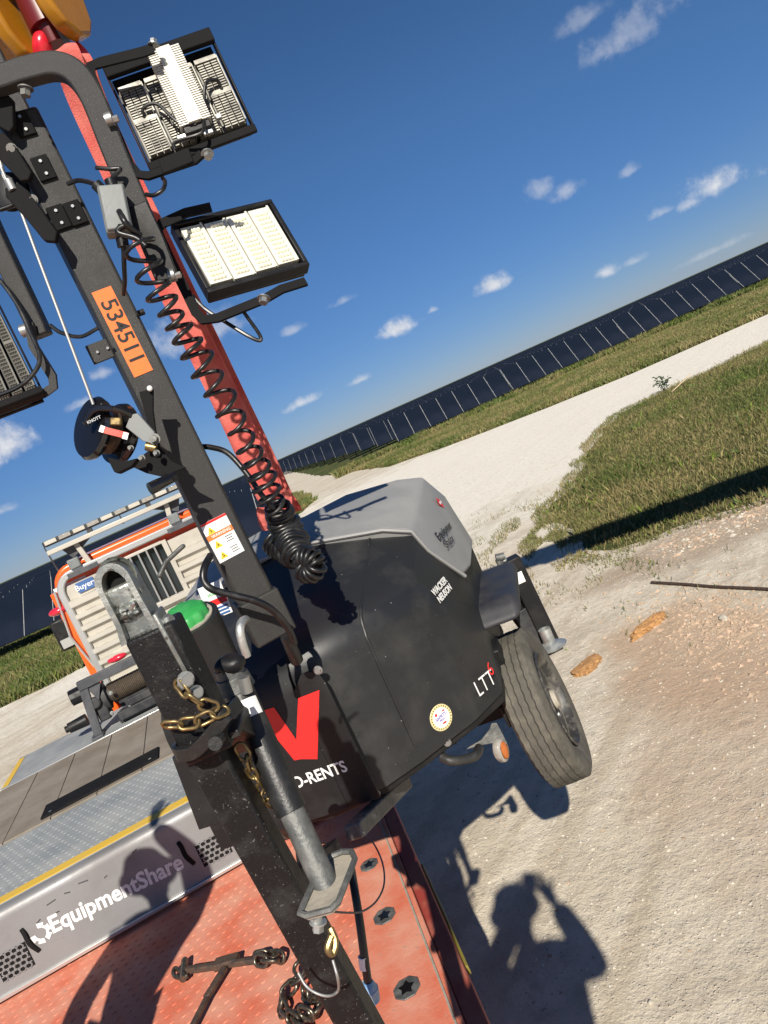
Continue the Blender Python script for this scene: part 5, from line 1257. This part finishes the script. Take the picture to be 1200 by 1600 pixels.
# load binder lying on the deck
bz = DZ+.035
def dk(px, py, z=bz): return atz(px, py, z)
bd = thing('load_binder', dk(345, 1510, DZ), 'rusty lever load binder lying on the red orange deck', 'load binder')
q = MB(); q.bar(dk(292, 1516), dk(352, 1507), .028, .028); q.bar(dk(352, 1507), dk(402, 1500), .026, .026); obj('barrel', q, m_rust, bd, bev=.006)
obj('pivot_clamp', MB().bar(dk(336, 1508), dk(372, 1498), .055, .034), m_rust, bd, bev=.006)
q = MB(); q.bar(dk(352, 1512), dk(322, 1560), .030, .024); q.bar(dk(324, 1558), dk(290, 1625), .026, .020); obj('lever', q, m_rust, bd, bev=.006)
obj('grab_hook', MB().tube(catmull([dk(300, 1515), dk(284, 1517), dk(273, 1513), dk(272, 1524), dk(284, 1528), dk(294, 1524)], 6), .010, 8), m_dchain, bd)
q = MB(); q.cyl(dk(289, 1500), dk(286, 1530), .016, n=10); obj('clevis', q, m_dchain, bd)
ch = thing('chain', dk(462, 1530, DZ), 'oily steel chain looping on the deck beside the tongue', 'chain')
def ch_(pts, ln=.070, wd=.047, r=.0082): chain([dk(a, b_, DZ+z) for a, b_, z in pts], ln, wd, r, m_dchain, ch)
ch_([(400, 1496, .03), (420, 1492, .03), (446, 1497, .03)]); ch_([(400, 1500, .05), (425, 1502, .04), (440, 1494, .04)])
ch_([(464, 1508, .06), (472, 1522, .05), (462, 1532, .04), (452, 1545, .03), (440, 1560, .03), (444, 1580, .03), (460, 1592, .03), (480, 1590, .04), (490, 1570, .05), (478, 1552, .05), (472, 1540, .05)])
ch_([(450, 1588, .06), (470, 1600, .05), (490, 1612, .04)]); ch_([(470, 1580, .08), (486, 1584, .07), (498, 1570, .06), (492, 1552, .07)])

# ------------------------------------------------------------------ rollback truck
B = Frame(-14); GZ = 1.29
def bz_(px, py, z=GZ): return B.L(atz(px, py, z))
ry = bz_(150, 1332).y; fyd = bz_(120, 1140).y; lxd = bz_(22, 1200).x; rxd = lxd+2.5
tk = thing('rollback_truck', B.W((lxd+rxd)/2, (ry+fyd)/2+1, 0), 'orange rollback truck with a grey steel bed and an aluminium headache rack', 'truck', rz=B.rz)
bed = obj('bed', MB().box((rxd-lxd, fyd-ry, .10), B.m((lxd+rxd)/2, (ry+fyd)/2, GZ-.05)), m_gdeck, tk, bev=.004)
q = MB()
s0y, s1y = ry+.12, bz_(150, 1245).y
nx, ny = 44, max(4, int((s1y-s0y)/.055))
for i in range(nx):
    for j in range(ny):
        x_ = lxd+.1+(rxd-lxd-.2)*(i+.5*(j % 2))/nx; y_ = s0y+(s1y-s0y)*j/ny; s_ = .010
        vs = [B.W(x_+a*s_, y_+b_*s_, GZ+z) for a, b_, z in ((-1, 0, 0), (0, -.35, 0), (1, 0, 0), (0, .35, 0), (-.5, 0, .0025), (0, -.18, .0025), (.5, 0, .0025), (0, .18, .0025))]
        q.add(vs, [(4, 5, 6, 7)]+[(k, (k+1) % 4, 4+(k+1) % 4, 4+k) for k in range(4)])
obj('tread', q, m_gdeck, bed, smooth=False, kind='stuff', flip=False)
obj('yellow_line', MB().box((rxd-lxd, .085, .003), B.m((lxd+rxd)/2, ry+.055, GZ+.0015)), m_yline, bed)
obj('yellow_line', MB().box((.05, .9, .003), B.m(lxd+.03, fyd-.5, GZ+.0015)), m_yline, bed)
w0, w1 = bz_(160, 1240).y+.02, bz_(100, 1188).y
npl = 8
for i in range(npl):
    wd_ = (rxd-lxd-.03)/npl
    obj('plank', MB().box((wd_-.006, w1-w0, .012), B.m(lxd+.015+wd_*(i+.5), (w0+w1)/2, GZ+.006)), m_wood, bed, bev=.002)
obj('seam_bar', MB().box((rxd-lxd, .02, .016), B.m((lxd+rxd)/2, w1+.03, GZ+.008)), m_aluf, bed, bev=.003)
p0, p1 = bz_(66, 1283), bz_(250, 1182)
yb = (p0.y+p1.y)/2
blk = obj('wear_strip', MB().box((abs(p1.x-p0.x), .24, .014), B.m((p0.x+p1.x)/2, yb+.07, GZ+.02)), m_flat, bed, bev=.006)
q = MB(); [q.bolt(B.W(x_, yb, GZ+.022), (0, 0, 1), .012, .007) for x_ in (p0.x+.06, p1.x-.06)]; obj('bolt', q, m_zinc, blk)
# bent tail plate with lettering
tb = B.L(atz(185, 1452, DZ+.04))
yt0, yt1 = ry-.005, tb.y
z0, z1 = GZ-.004, DZ+.035
prof = []
Rb = .06
dirv = Vector((yt1-yt0, z1-z0, 0))
prof = [(yt0+.03, z0+.003), (yt0, z0+.002), (yt0-.03, z0-.004), (yt0-.055, z0-.018), (yt0-.072, z0-.038)]
prof[-2:] = [(yt0-.045, z0-.014), (yt0-.054, z0-.030), (yt0-.057, z0-.05)]
prof.append((min(yt1, yt0-.07), z1)); yt1 = min(yt1, yt0-.07)
mb = MB(); vs = []
for (y_, z_) in prof: vs += [B.W(lxd, y_, z_), B.W(rxd, y_, z_)]
prof2 = [(y_+.014, z_-.006) for y_, z_ in prof]
for (y_, z_) in prof2: vs += [B.W(lxd, y_, z_), B.W(rxd, y_, z_)]
k = len(prof); fs = []
for i in range(k-1): fs += [(2*i, 2*i+1, 2*i+3, 2*i+2), (2*k+2*i, 2*k+2*i+2, 2*k+2*i+3, 2*k+2*i+1), (2*i, 2*i+2, 2*k+2*i+2, 2*k+2*i), (2*i+1, 2*k+2*i+1, 2*k+2*i+3, 2*i+3)]
fs += [(0, 2*k, 2*k+1, 1), (2*k-2, 2*k-1, 4*k-1, 4*k-2)]
mb.add(vs, fs); tail = obj('tail_plate', mb, m_tail, tk, ang=50)
obj('tail_lip', MB().box((rxd-lxd, .02, .022), B.m((lxd+rxd)/2, yt1-.006, z1-.004)), m_aluf, tail, bev=.004)
ta = B.W(0, prof[-2][0], prof[-2][1]); tb_ = B.W(0, prof[-1][0], prof[-1][1]); tup = (ta-tb_).normalized(); tn = B.ex.cross(tup).normalized()
def ontail(px, py, off=.002): p = onpl(px, py, ta+tn*off, tn); return p
def Mtail(px, py, off=.002): return face_basis(ontail(px, py, off), B.ex, tup)
a, b_ = ontail(78, 1450), ontail(285, 1347); wlen = (b_-a).length
tx = text('EquipmentShare', .1, Matrix.Identity(4), m_white, None, bold=.022)
wx = max(v.co.x for v in tx.data.vertices)
bpy.data.objects.remove(tx)
sz = .1*wlen/wx
sxr = 1.0
tt = (b_-a).normalized()
tx = text('EquipmentShare', sz*1.12, face_basis(a+tup*.006, tt, tup), m_white, tail, bold=.028, sx=1/1.12)
# slab serifs under the lower-case stems are too small to read; the gear mark stands before the word
Mg = face_basis(ontail(64, 1458), tt, tup); q = MB(); g = sz*.5
for k in range(6):
    if k == 2: continue
    a_ = k*1.0472+.3; q.prism([(g*.55*math.cos(a_-.42), g*.55*math.sin(a_-.42)), (g*math.cos(a_-.34), g*math.sin(a_-.34)), (g*math.cos(a_+.34), g*math.sin(a_+.34)), (g*.55*math.cos(a_+.42), g*.55*math.sin(a_+.42))], Mg, .0006)
    a_ += .5236; 
    if k not in (1, 4): q.prism([(g*.5*math.cos(a_-.25), g*.5*math.sin(a_-.25)), (g*.75*math.cos(a_-.25), g*.75*math.sin(a_-.25)), (g*.75*math.cos(a_+.25), g*.75*math.sin(a_+.25)), (g*.5*math.cos(a_+.25), g*.5*math.sin(a_+.25))], Mg, .0006)
obj('gear_mark', q, m_white, tail, smooth=False)
for (px, py) in [(22, 1503), (334, 1326)]:
    Mv = Mtail(px, py, .001); vw, vh = .165, .13
    vent = obj('vent', MB().box((vw, vh, .002), Mv), m_flat, tail)
    q = MB()
    for r_ in range(5):
        for c_ in range(5):
            cx, cy = -vw*.42+vw*.84*(c_+.5*(r_ % 2))/4.5, -vh*.40+vh*.8*r_/4
            hx_ = [(cx+.0175*math.cos(R(60*k)), cy+.0145*math.sin(R(60*k))) for k in range(6)]
            for k in range(6):
                p0_, p1_ = hx_[k], hx_[(k+1) % 6]
                if max(abs(p0_[0]), abs(p1_[0])) < vw/2 and max(abs(p0_[1]), abs(p1_[1])) < vh/2: q.bar(Mv @ Vector((*p0_, .003)), Mv @ Vector((*p1_, .003)), .0055, .004, tn)
    obj('vent_mesh', q, m_tail, vent, smooth=False)
for (p_, q_) in [((33, 1452), (62, 1486)), ((278, 1316), (304, 1350))]:
    p_, q_ = ontail(*p_), ontail(*q_); n_ = tn
    mb = MB(); mb.tube(catmull([p_-n_*.006, p_.lerp(q_, .2)+n_*.004, p_.lerp(q_, .6)+n_*.006+B.ex*-.01, q_-n_*.004], 6), 0, 4, flat=(.022, .02), hint=n_); obj('grab_slot', mb, m_flat, tail, bev=.004)
q = MB()
for (px, py, l) in [(80, 1410, .05), (105, 1395, .03), (130, 1378, .05), (165, 1370, .02), (60, 1440, .03), (210, 1330, .03), (90, 1425, .02)]:
    q.box((l, .006, .0006), Mtail(px, py, .0006) @ Matrix.Rotation(random.uniform(-.3, .5), 4, 'Z'))
obj('scuff', q, m_gdark, tail, smooth=False)
q = MB(); q.box((.07, .05, .07), B.m(B.L(ontail(346, 1302)).x, ry-.03, GZ+.02)); q.cyl(at(338, 1292, 3.9), at(352, 1310, 3.85), .03); obj('tail_latch', q, m_galvd, tail, bev=.004)
# chassis and wheels below
q = MB(); q.box((.8, 6.5, .26), B.m((lxd+rxd)/2, ry+4.6, .82)); obj('frame_rail', q, m_gdark, tk)
for s_ in (-1, 1):
    for yy in (ry+2.3, fyd+3.0):
        M = basis(Vector((0, 0, 1)), B.ey, B.ex*s_, B.W((lxd+rxd)/2+s_*.95, yy, .48))
        w_ = obj('wheel', MB().lathe([(.24, -.14), (.43, -.14), (.48, -.09), (.48, .09), (.43, .14), (.26, .14), (.24, .05), (0, .04)], M, 32), m_tire, tk)
        obj('hub', MB().lathe([(.24, .06), (.2, .05), (.1, .12), (0, .12)], M, 24), m_aluf, w_)
# winch frame at the front of the bed
fy = bz_(155, 1150).y
def bw(px, py, y=fy): return B.y(px, py, y)
dl = 0.0
tlx, tlz = B.L(bw(124, 1064)).x, B.L(bw(124, 1064)).z
trx = B.L(bw(210, 1020)).x
cxm = B.L(bw(205, 850, fy+1.3)).x
frx = 2*cxm-tlx-.1
mf = MB()
mf.box((frx-tlx+.06, .07, .075), B.m((tlx+frx)/2, fy, tlz-.04))
fl = B.L(bw(155, 1150)); 
wf = obj('winch_frame', mf, m_mgrey, tk, bev=.005)
for xx, x2 in ((tlx+.01, fl.x), (frx-.01, frx+ (tlx-fl.x))):
    q = MB(); q.bar(B.W(xx, fy, tlz-.02), B.W(x2, fy, GZ), .07, .05, B.ey); q.bar(B.W(x2, fy-.09, GZ+.012), B.W(x2, fy+.09, GZ+.012), .10, .02); obj('upright', q, m_mgrey, wf, bev=.004)
q = MB(); gx = tlx+.02; q.add([B.W(gx, fy-.01, tlz-.07), B.W(gx+.13, fy-.01, tlz-.07), B.W(gx+.05, fy-.01, tlz-.22), B.W(gx, fy+.01, tlz-.07), B.W(gx+.13, fy+.01, tlz-.07), B.W(gx+.05, fy+.01, tlz-.22)], [(0, 1, 2), (5, 4, 3), (0, 3, 4, 1), (1, 4, 5, 2), (2, 5, 3, 0)]); obj('gusset', q, m_mgrey, wf)
wy = fy+.12
def bp(px, py, y=None): return B.y(px, py, y or wy)
wn = obj('winch_base', MB().box((.85, .30, .05), B.m(fl.x+.62, wy+.05, GZ+.03)), m_gdark, tk, bev=.005)
dr0, dr1 = bp(170, 1085), bp(245, 1048)
dr1 = dr0+B.ex*.55
q = MB(); q.cyl(dr0, dr1, .075, n=24); obj('drum', q, m_gdark, wn)
rp = helix([dr0+B.ex*.02, dr0+B.ex*.2, dr0+B.ex*.36, dr0+B.ex*.5], 34, .085, .0075, 1.0, nper=12)
obj('winch_rope', MB().tube(rp, .0075, 6), m_rope, wn)
q = MB(); q.lathe([(0, -.03), (.10, -.03), (.12, -.02), (.12, .02), (.09, .03), (0, .03)], basis(Vector((0, 0, 1)), B.ey, B.ex, dr0-B.ex*.03), 24); obj('drum_flange', q, m_gdark, wn)
q = MB(); c = bp(162, 1108); q.box((.10, .20, .20), basis(B.ex, B.ey, Vector((0, 0, 1)), c+Vector((0, 0, .02)))); q.cyl(c-B.ex*.02-B.ey*.06+Vector((0, 0, .1)), c-B.ex*.02-B.ey*.14+Vector((0, 0, .1)), .05); obj('gearbox', q, m_gdark, wn, bev=.015)
q = MB(); a = bp(136, 1124, wy+.1); q.cyl(a, a-B.ex*.16, .055, .045, n=16); q.cyl(a-B.ex*.16, a-B.ex*.19, .03, n=12); a2 = bp(128, 1083, wy+.2); q.cyl(a2+B.ex*.03, a2-B.ex*.10, .075, .07, n=10); obj('winch_motor', q, m_blk, wn, ang=30)
q = MB(); a = bp(186, 1120, fy-.02); q.bar(a, a+B.ex*.62, .05, .075); q.bar(bp(200, 1098, fy+.01), bp(200, 1098, fy+.01)+B.ex*.55, .03, .06); obj('cross_bar', q, m_gdark, wn, bev=.006)
q = MB()
for k in range(5): q.ball(bp(204+9*k, 1103-5*k, wy-.06), .022, 7, (1, 1, .8), .4, k)
obj('snatch_hook', q, m_galv, wn)
obj('lever_rod', MB().tube([bp(158, 1072), bp(160, 1064), bp(154, 1086)], .012, 8), m_alu, wn)
for (px, py) in [(173, 1083), (175, 1114)]: obj('bolt', MB().bolt(bp(px, py, fy-.04), -B.ey, .012, .012), m_zinc, wn)
# cab, rack
yr = fy+1.05
def br(px, py, y=None): return B.L(B.y(px, py, yr if y is None else y))
xL = br(86, 918).x; zT = br(150, 878).z; hw = abs(br(205, 848).x-xL); xR = xL+2*hw; xc = (xL+xR)/2; zB = 1.30
Rz = Vector((0, 0, 1))
def rounded(hw_, zb, zt, r_, n=6):
    pts = [(xc-hw_, zb)]; 
    for k in range(n+1): a = math.pi-(math.pi/2)*k/n; pts.append((xc-hw_+r_+r_*math.cos(a), zt-r_+r_*math.sin(a)))
    for k in range(n+1): a = math.pi/2-(math.pi/2)*k/n; pts.append((xc+hw_-r_+r_*math.cos(a), zt-r_+r_*math.sin(a)))
    return pts+[(xc+hw_, zb)]
rk = obj('headache_rack', MB().strap([B.W(x_, yr, z_) for x_, z_ in rounded(hw-.03, zB, zT, .16)], .07, .07, B.ey), m_aluf, tk, bev=.012, ang=50)
# corrugated sheet between the tubes
mb = MB(); nz_ = 9; top = zT-.05; zs = []
z_ = zB+.02; period = (zT-.30-z_)/8
profz = []
for k in range(8):
    b0 = z_+period*k; profz += [(b0, -.045), (b0+period*.26, -.045), (b0+period*.36, 0), (b0+period*.70, 0), (b0+period*.96, -.045)]
profz += [(zT-.30, -.045), (zT-.25, -.045), (zT-.235, 0), (zT-.10, 0)]
wx0, wz0 = br(238, 926), br(180, 868); 
winL, winR = br(181, 868).x, br(244, 836).x; winL = xc-.24; winR = xc+.26; winT = zT-.10; winB = zT-.62
vs = []
def seg(x0, x1, pr):
    o = len(mb.v)
    vs = []
    for z_, y_ in pr: vs += [B.W(x0, yr+y_+.01, z_), B.W(x1, yr+y_+.01, z_)]
    k = len(pr); mb.add(vs, [(2*i, 2*i+1, 2*i+3, 2*i+2) for i in range(k-1)])
seg(xL+.05, winL, profz); seg(winR, xR-.05, profz); seg(winL, winR, [p for p in profz if p[0] < winB-.02]+[(winB, 0)]); 
sh = obj('corrugated_sheet', mb, m_alu, rk, smooth=False)
sh.modifiers.new('thickness', 'SOLIDIFY').thickness = .006
q = MB(); q.box((.05, .05, winT-winB+.05), B.m(winR+.02, yr-.015, (winT+winB)/2)); q.box((.05, .05, winT-winB+.05), B.m(winL-.02, yr-.015, (winT+winB)/2)); q.box((winR-winL+.13, .075, .06), B.m((winL+winR)/2+.01, yr-.02, winB-.03)); q.box((winR-winL, .03, .03), B.m((winL+winR)/2, yr-.015, winT+.015))
obj('window_frame', q, m_alu, rk, bev=.004)
for k in range(1, 6): obj('window_bar', MB().cyl(B.W(winL+(winR-winL)*k/6, yr-.02, winB), B.W(winL+(winR-winL)*k/6, yr-.02, winT), .010, n=8), m_aluf, rk)
obj('rear_window', MB().box((winR-winL, .01, winT-winB), B.m((winL+winR)/2, yr+.06, (winT+winB)/2)), m_glass, tk)
q = MB(); q.box((.30, .06, .05), B.m(xc-hw+.30, yr-.01, zT-.02)); q.box((.30, .06, .05), B.m(xc+hw-.30, yr-.01, zT-.02)); obj('rack_sleeve', q, m_mgrey, rk, bev=.004)
sg = obj('blue_plate', MB().box((.17, .006, .10), B.m(xL+.26, yr-.012, zT-.16)), m_bluep, rk)
text('Buyers', .075, face_basis(B.W(xL+.26, yr-.016, zT-.16), B.ex, Rz), m_white, sg, bold=.01, ax='CENTER')
# light bar over the rack
lz = zT+.26; lbx0, lbx1 = xc-.72, xc+.72
for s_ in (-1, 1): obj('bar_post', MB().bar(B.W(xc+s_*.42, yr, zT), B.W(xc+s_*.46, yr-.01, lz-.02), .05, .05, B.ey), m_alu, rk, bev=.004)
for s_ in (-1, 1):
    q = MB(); x_ = xc+s_*.46; q.add([B.W(x_-.14, yr, lz-.02), B.W(x_+.14, yr, lz-.02), B.W(x_+.08*s_, yr+.01, lz-.14), B.W(x_-.14, yr+.05, lz-.02), B.W(x_+.14, yr+.05, lz-.02), B.W(x_+.08*s_, yr+.05, lz-.14)], [(0, 1, 2), (5, 4, 3), (0, 3, 4, 1), (1, 4, 5, 2), (2, 5, 3, 0)]); obj('bar_gusset', q, m_mgrey, rk)
obj('light_shelf', MB().box((1.44, .16, .045), B.m(xc, yr-.02, lz)), m_alu, rk, bev=.006)
lbar = obj('light_bar', MB().box((1.42, .18, .055), B.m(xc-.03, yr+.1, lz+.09)), m_gdark, rk, bev=.012)
for k in range(10): obj('light_lens', MB().box((.115, .02, .04), B.m(xc-.03-.63+.14*k, yr+.005, lz+.095)), m_clear if k % 2 else m_alu, lbar, bev=.004)
for s_ in (-.3, .3): obj('bar_foot', MB().box((.05, .06, .05), B.m(xc+s_, yr+.05, lz+.045)), m_gdark, lbar)
for s_ in (-.68, .58):
    wl_ = obj('work_light', MB().box((.11, .07, .10), B.m(xc+s_*hw, yr-.04, zT+.075)), m_jbox, rk, bev=.012); obj('light_stem', MB().cyl(B.W(xc+s_*hw, yr-.02, zT), B.W(xc+s_*hw, yr-.02, zT+.04), .012), m_gdark, wl_)
# cab body
mb = MB(); cabp = rounded(hw+.03, .75, zT+.10, .22)
n = len(cabp); c0, c1 = yr+.10, yr+1.9
vs = [B.W(x_, c0, z_) for x_, z_ in cabp]+[B.W(x_, c1, z_) for x_, z_ in cabp]
mb.add(vs, [tuple(range(n-1, -1, -1)), tuple(range(n, 2*n))]+[(i, (i+1) % n, n+(i+1) % n, n+i) for i in range(n)])
cab = obj('cab', mb, m_torg, tk, bev=.03, seg=3, ang=50)
obj('bonnet', MB().box((1.7, 1.3, .8), B.m(xc, c1+.62, 1.25)), m_torg, tk, bev=.08, seg=3)
for s_ in (-1, 1):
    dr = obj('door', MB().box((.012, 1.25, 1.2), B.m(xc+s_*(hw+.032), yr+.95, 1.65)), m_torg, tk, bev=.01); obj('door_glass', MB().box((.006, .95, .5), B.m(xc+s_*(hw+.042), yr+1.0, 2.0)), m_glass, dr)
obj('windscreen', MB().box((1.6, .01, .6), B.m(xc, c1+.006, zT-.28)), m_glass, tk)
obj('white_stripe', MB().box((.32, .008, .05), B.m(xc-hw+.12, c0-.004, zT-.10) @ Matrix.Rotation(0, 4, 'Y')), m_white, cab)
obj('side_panel', MB().box((.10, .05, 1.3), B.m(xL-.03, yr+.06, 1.85)), m_torg, tk, bev=.01)
obj('tail_light', MB().ball(B.W(xL-.08, yr+.05, zT-.28), .075, 10, (1.3, .8, .55)), m_redlens, tk)
obj('tail_light', MB().ball(B.L and B.W(br(183, 1028, fy+.5).x, fy+.5, br(183, 1028, fy+.5).z), .065, 10, (1.5, .8, .5)), m_redlens, tk)
mc = br(101, 990, yr+1.2)
mi = obj('mirror', MB().box((.20, .08, .36), B.m(mc.x, yr+1.2, mc.z)), m_blk, tk, bev=.03)
obj('dark_backing', MB().box((1.5, .02, .55), B.m(xc, yr-.06, 1.08)), m_gdark, tk)  # dark sheet that hides the orange cab below the rack
obj('mirror_glass', MB().box((.16, .006, .10), B.m(mc.x+.01, yr+1.155, mc.z-.10)), m_aluf, mi)
obj('grab_pole', MB().tube([br and B.W(*br(85, 925)), B.W(*br(110, 995)), B.W(*br(148, 1042))], .012, 8), m_aluf, tk)
an = br(92, 893, yr+1.0); an2 = br(69, 856, yr+1.0)
obj('antenna', MB().cyl(B.W(*an), B.W(*an2), .011, .006), m_gdark, tk)
an = br(193, 818, yr+1.0); obj('antenna', MB().cyl(B.W(*an), B.W(*an)+Vector((0, 0, .12)), .011, .006), m_gdark, tk)

# ------------------------------------------------------------------ crane out of frame whose boom shades the verge
S0, S1 = atz(803, 885, 0), atz(1200, 745, 0)             # the boom's shade on the ground
def sh_line(x): return S0.y+(S1.y-S0.y)*(x-S0.x)/(S1.x-S0.x)
def boom_pt(x, z): k = z/-SUN.z; xs = x+SUN.x*k; return Vector((x, sh_line(xs)-SUN.y*k, z))
tz = (sh_line(-.5)-2.45)/SUN.y*-SUN.z
tip = Vector((-.3, 2.45, tz)); bb = boom_pt(9.2, 1.75)
hz = thing('mobile_crane', (9.6, 3.2, 0), 'yellow telescopic crane outside the right edge, its boom over the tower', 'crane')
dirb = (tip-bb).normalized()
obj('boom', MB().bar(bb, bb+dirb*5.6, .46, .52), m_cyel, hz, bev=.03)
obj('boom_section', MB().bar(bb+dirb*4.6, bb+dirb*8.4, .38, .44), m_cyel, hz, bev=.02)
obj('boom_section', MB().bar(bb+dirb*8.0, tip, .30, .36), m_cyel, hz, bev=.02)
obj('boom_head', MB().box((.34, .30, .40), Matrix.Translation(tip)), m_cyel, hz, bev=.03)
obj('body', MB().box((2.2, 2.0, 1.0), Matrix.Translation((10.2, 3.2, 1.2))), m_cyel, hz, bev=.08)
cb_ = obj('cab', MB().box((1.2, .85, 1.1), Matrix.Translation((10.0, 4.1, 2.1))), m_cyel, hz, bev=.06); obj('cab_glass', MB().box((1.0, .87, .6), Matrix.Translation((10.0, 4.1, 2.3))), m_glass, cb_)
for sx in (9.2, 11.2):
    for sy in (2.1, 4.4): obj('wheel', MB().lathe([(.3, -.18), (.55, -.18), (.6, -.12), (.6, .12), (.55, .18), (.3, .18), (0, .12)], basis(Vector((1, 0, 0)), Vector((0, 0, 1)), Vector((0, 1 if sy > 3 else -1, 0)), Vector((sx, sy, .6))), 28), m_tire, hz)

# ------------------------------------------------------------------ people (only their shadows reach the picture)
def limb_mesh(name, joints, edges, mt, parent, lev=2):
    me = bpy.data.meshes.new(name); me.from_pydata([tuple(j[0]) for j in joints], edges, [])
    o = bpy.data.objects.new(name, me); link(o, parent); me.materials.append(mt)
    o.modifiers.new('skin', 'SKIN'); me.skin_vertices.new() if not me.skin_vertices else None
    for i, j in enumerate(joints):
        r_ = j[1] if isinstance(j[1], tuple) else (j[1], j[1]); me.skin_vertices[0].data[i].radius = r_
    me.skin_vertices[0].data[0].use_root = True
    s_ = o.modifiers.new('sub', 'SUBSURF'); s_.levels = lev; s_.render_levels = lev
    for p in me.polygons: p.use_smooth = True
    return o
def person(loc, J, label, hatc, group=None):
    p = thing('person', loc, label, 'person', group)
    g = lambda k: Vector(J[k])
    pel, ch, nk = g('pelvis'), g('chest'), g('neck')
    jt = [(pel, (.19, .13)), (pel.lerp(ch, .5), (.19, .125)), (ch, (.215, .13)), (nk, (.07, .07))]
    ed = [(0, 1), (1, 2), (2, 3)]
    for s_ in ('L', 'R'):
        b0 = len(jt); jt += [(g('sh'+s_), .10), (g('el'+s_), .082), (g('wr'+s_), .055)]; ed += [(2, b0), (b0, b0+1), (b0+1, b0+2)]
    limb_mesh('shirt', jt, ed, m_hiviz, p)
    jt = [(pel+Vector((0, 0, -.02)), (.165, .12))]; ed = []
    for s_ in ('L', 'R'):
        b0 = len(jt); jt += [(g('hip'+s_), .10), (g('kn'+s_), .068), (g('an'+s_), .05)]; ed += [(0, b0), (b0, b0+1), (b0+1, b0+2)]
    limb_mesh('trousers', jt, ed, m_jean, p)
    for s_ in ('L', 'R'):
        a = g('an'+s_); d = Vector(J['face'])*.5; q = MB(); q.ball(a+Vector((0, 0, -.05))+Vector(J['face'])*.07, .07, 10, (.65, 1.9, .62) if abs(J['face'][1]) > .5 else (1.9, .65, .62)); obj('boot', q, m_boot, p)
    hd_ = g('head'); f_ = Vector(J['face']).normalized(); sd_ = f_.cross(Vector((0, 0, 1)))
    q = MB(); q.ball(hd_, .1, 14, (.80, .98, 1.18)); q.cyl(nk-Vector((0, 0, .03)), hd_, .052, n=14)
    q.ball(hd_+f_*.10+Vector((0, 0, -.01)), .016, 6, (1, 1.3, 1.3)); q.ball(hd_+sd_*.082, .025, 6, (.4, 1, 1.3)); q.ball(hd_-sd_*.082, .025, 6, (.4, 1, 1.3)); q.ball(hd_+f_*.088+Vector((0, 0, -.055)), .02, 6, (1.3, .6, .4))
    obj('head', q, m_skin, p)
    q = MB()
    for s_ in (-1, 1): q.ball(hd_+f_*.088+sd_*s_*.033+Vector((0, 0, .02)), .012, 6)
    obj('eyes', q, m_ink, p)
    q = MB(); q.lathe([(0, .16), (.05, .155), (.09, .125), (.115, .07), (.122, .03), (.150, .022), (.150, .016), (.115, .016), (0, .02)], Matrix.Translation(hd_+Vector((0, 0, .01))), 28); obj('hard_hat', q, hatc, p)
    for s_ in ('L', 'R'):
        w_ = g('wr'+s_); h_ = g('hand'+s_); d = (h_-w_).normalized(); sdv = d.cross(f_).normalized() if abs(d.dot(f_)) < .95 else sd_
        m_ = []; ee = []
        m_ = [(w_, .03), (h_, (.042, .022))]; ee = [(0, 1)]
        for k in range(4):
            b0 = len(m_); r0 = h_+sdv*(-.030+.02*k)+d*.03; ln = (.075, .085, .08, .062)[k]
            m_ += [(r0, .010), (r0+d*ln*.5+f_*.008, .009), (r0+d*ln*.8+f_*.03, .008)]; ee += [(1, b0), (b0, b0+1), (b0+1, b0+2)]
        b0 = len(m_); m_ += [(h_-sdv*.045, .012), (h_-sdv*.07+d*.035+f_*.01, .010)]; ee += [(1, b0), (b0, b0+1)]
        limb_mesh('hand', m_, ee, m_skin, p, 1)
    return p
PZ0 = DZ
person((-.24, -.14, PZ0), dict(pelvis=(-.20, -.16, PZ0+1.02), chest=(-.16, -.13, PZ0+1.44), neck=(-.15, -.11, PZ0+1.64), head=(-.145, -.07, PZ0+1.80), face=(0, 1, 0),
    shR=(.03, -.13, PZ0+1.54), elR=(.13, -.03, PZ0+1.40), wrR=(.075, -.06, PZ0+1.76), handR=(.055, -.045, PZ0+1.84),
    shL=(-.34, -.13, PZ0+1.54), elL=(-.35, -.05, PZ0+1.60), wrL=(-.12, -.08, PZ0+1.82), handL=(-.09, -.05, PZ0+1.86),
    hipR=(-.11, -.16, PZ0+.94), knR=(-.12, -.13, PZ0+.52), anR=(-.20, -.16, PZ0+.09), hipL=(-.29, -.16, PZ0+.94), knL=(-.34, -.13, PZ0+.52), anL=(-.38, -.16, PZ0+.09)),
    'person in a work shirt and hard hat behind the camera holding a phone up', m_hat)
ph = thing('phone', CAM-FWD*.02, 'black phone held up in both hands by the person behind the camera', 'phone')
obj('case', MB().box((.078, .155, .009), basis(SR, SU, -FWD, CAM-FWD*.022-SU*.05)), m_gloss, ph, bev=.004)
q2 = Vector((-1.92, 1.60, PZ0))  # added unseen figure, posed to shape the shadow on both decks
a2 = lambda x, y, z: (q2.x+x, q2.y+y, PZ0+z)
person(tuple(q2), dict(pelvis=a2(0, 0, .98), chest=a2(.02, .01, 1.36), neck=a2(.03, .02, 1.54), head=a2(.04, .06, 1.68), face=(0, 1, 0),
    shR=a2(.22, 0, 1.44), elR=a2(.27, .05, 1.72), wrR=a2(.16, .08, 1.95), handR=a2(.14, .09, 2.04), shL=a2(-.2, 0, 1.44), elL=a2(-.28, .02, 1.17), wrL=a2(-.24, .10, .94), handL=a2(-.23, .12, .86),
    hipR=a2(.1, 0, .90), knR=a2(.07, .03, .50), anR=a2(.04, 0, .09), hipL=a2(-.1, 0, .90), knL=a2(-.10, .03, .50), anL=a2(-.12, 0, .09)),
    'unseen person with one arm raised, added outside the left edge to cast the deck shadow', m_hat)
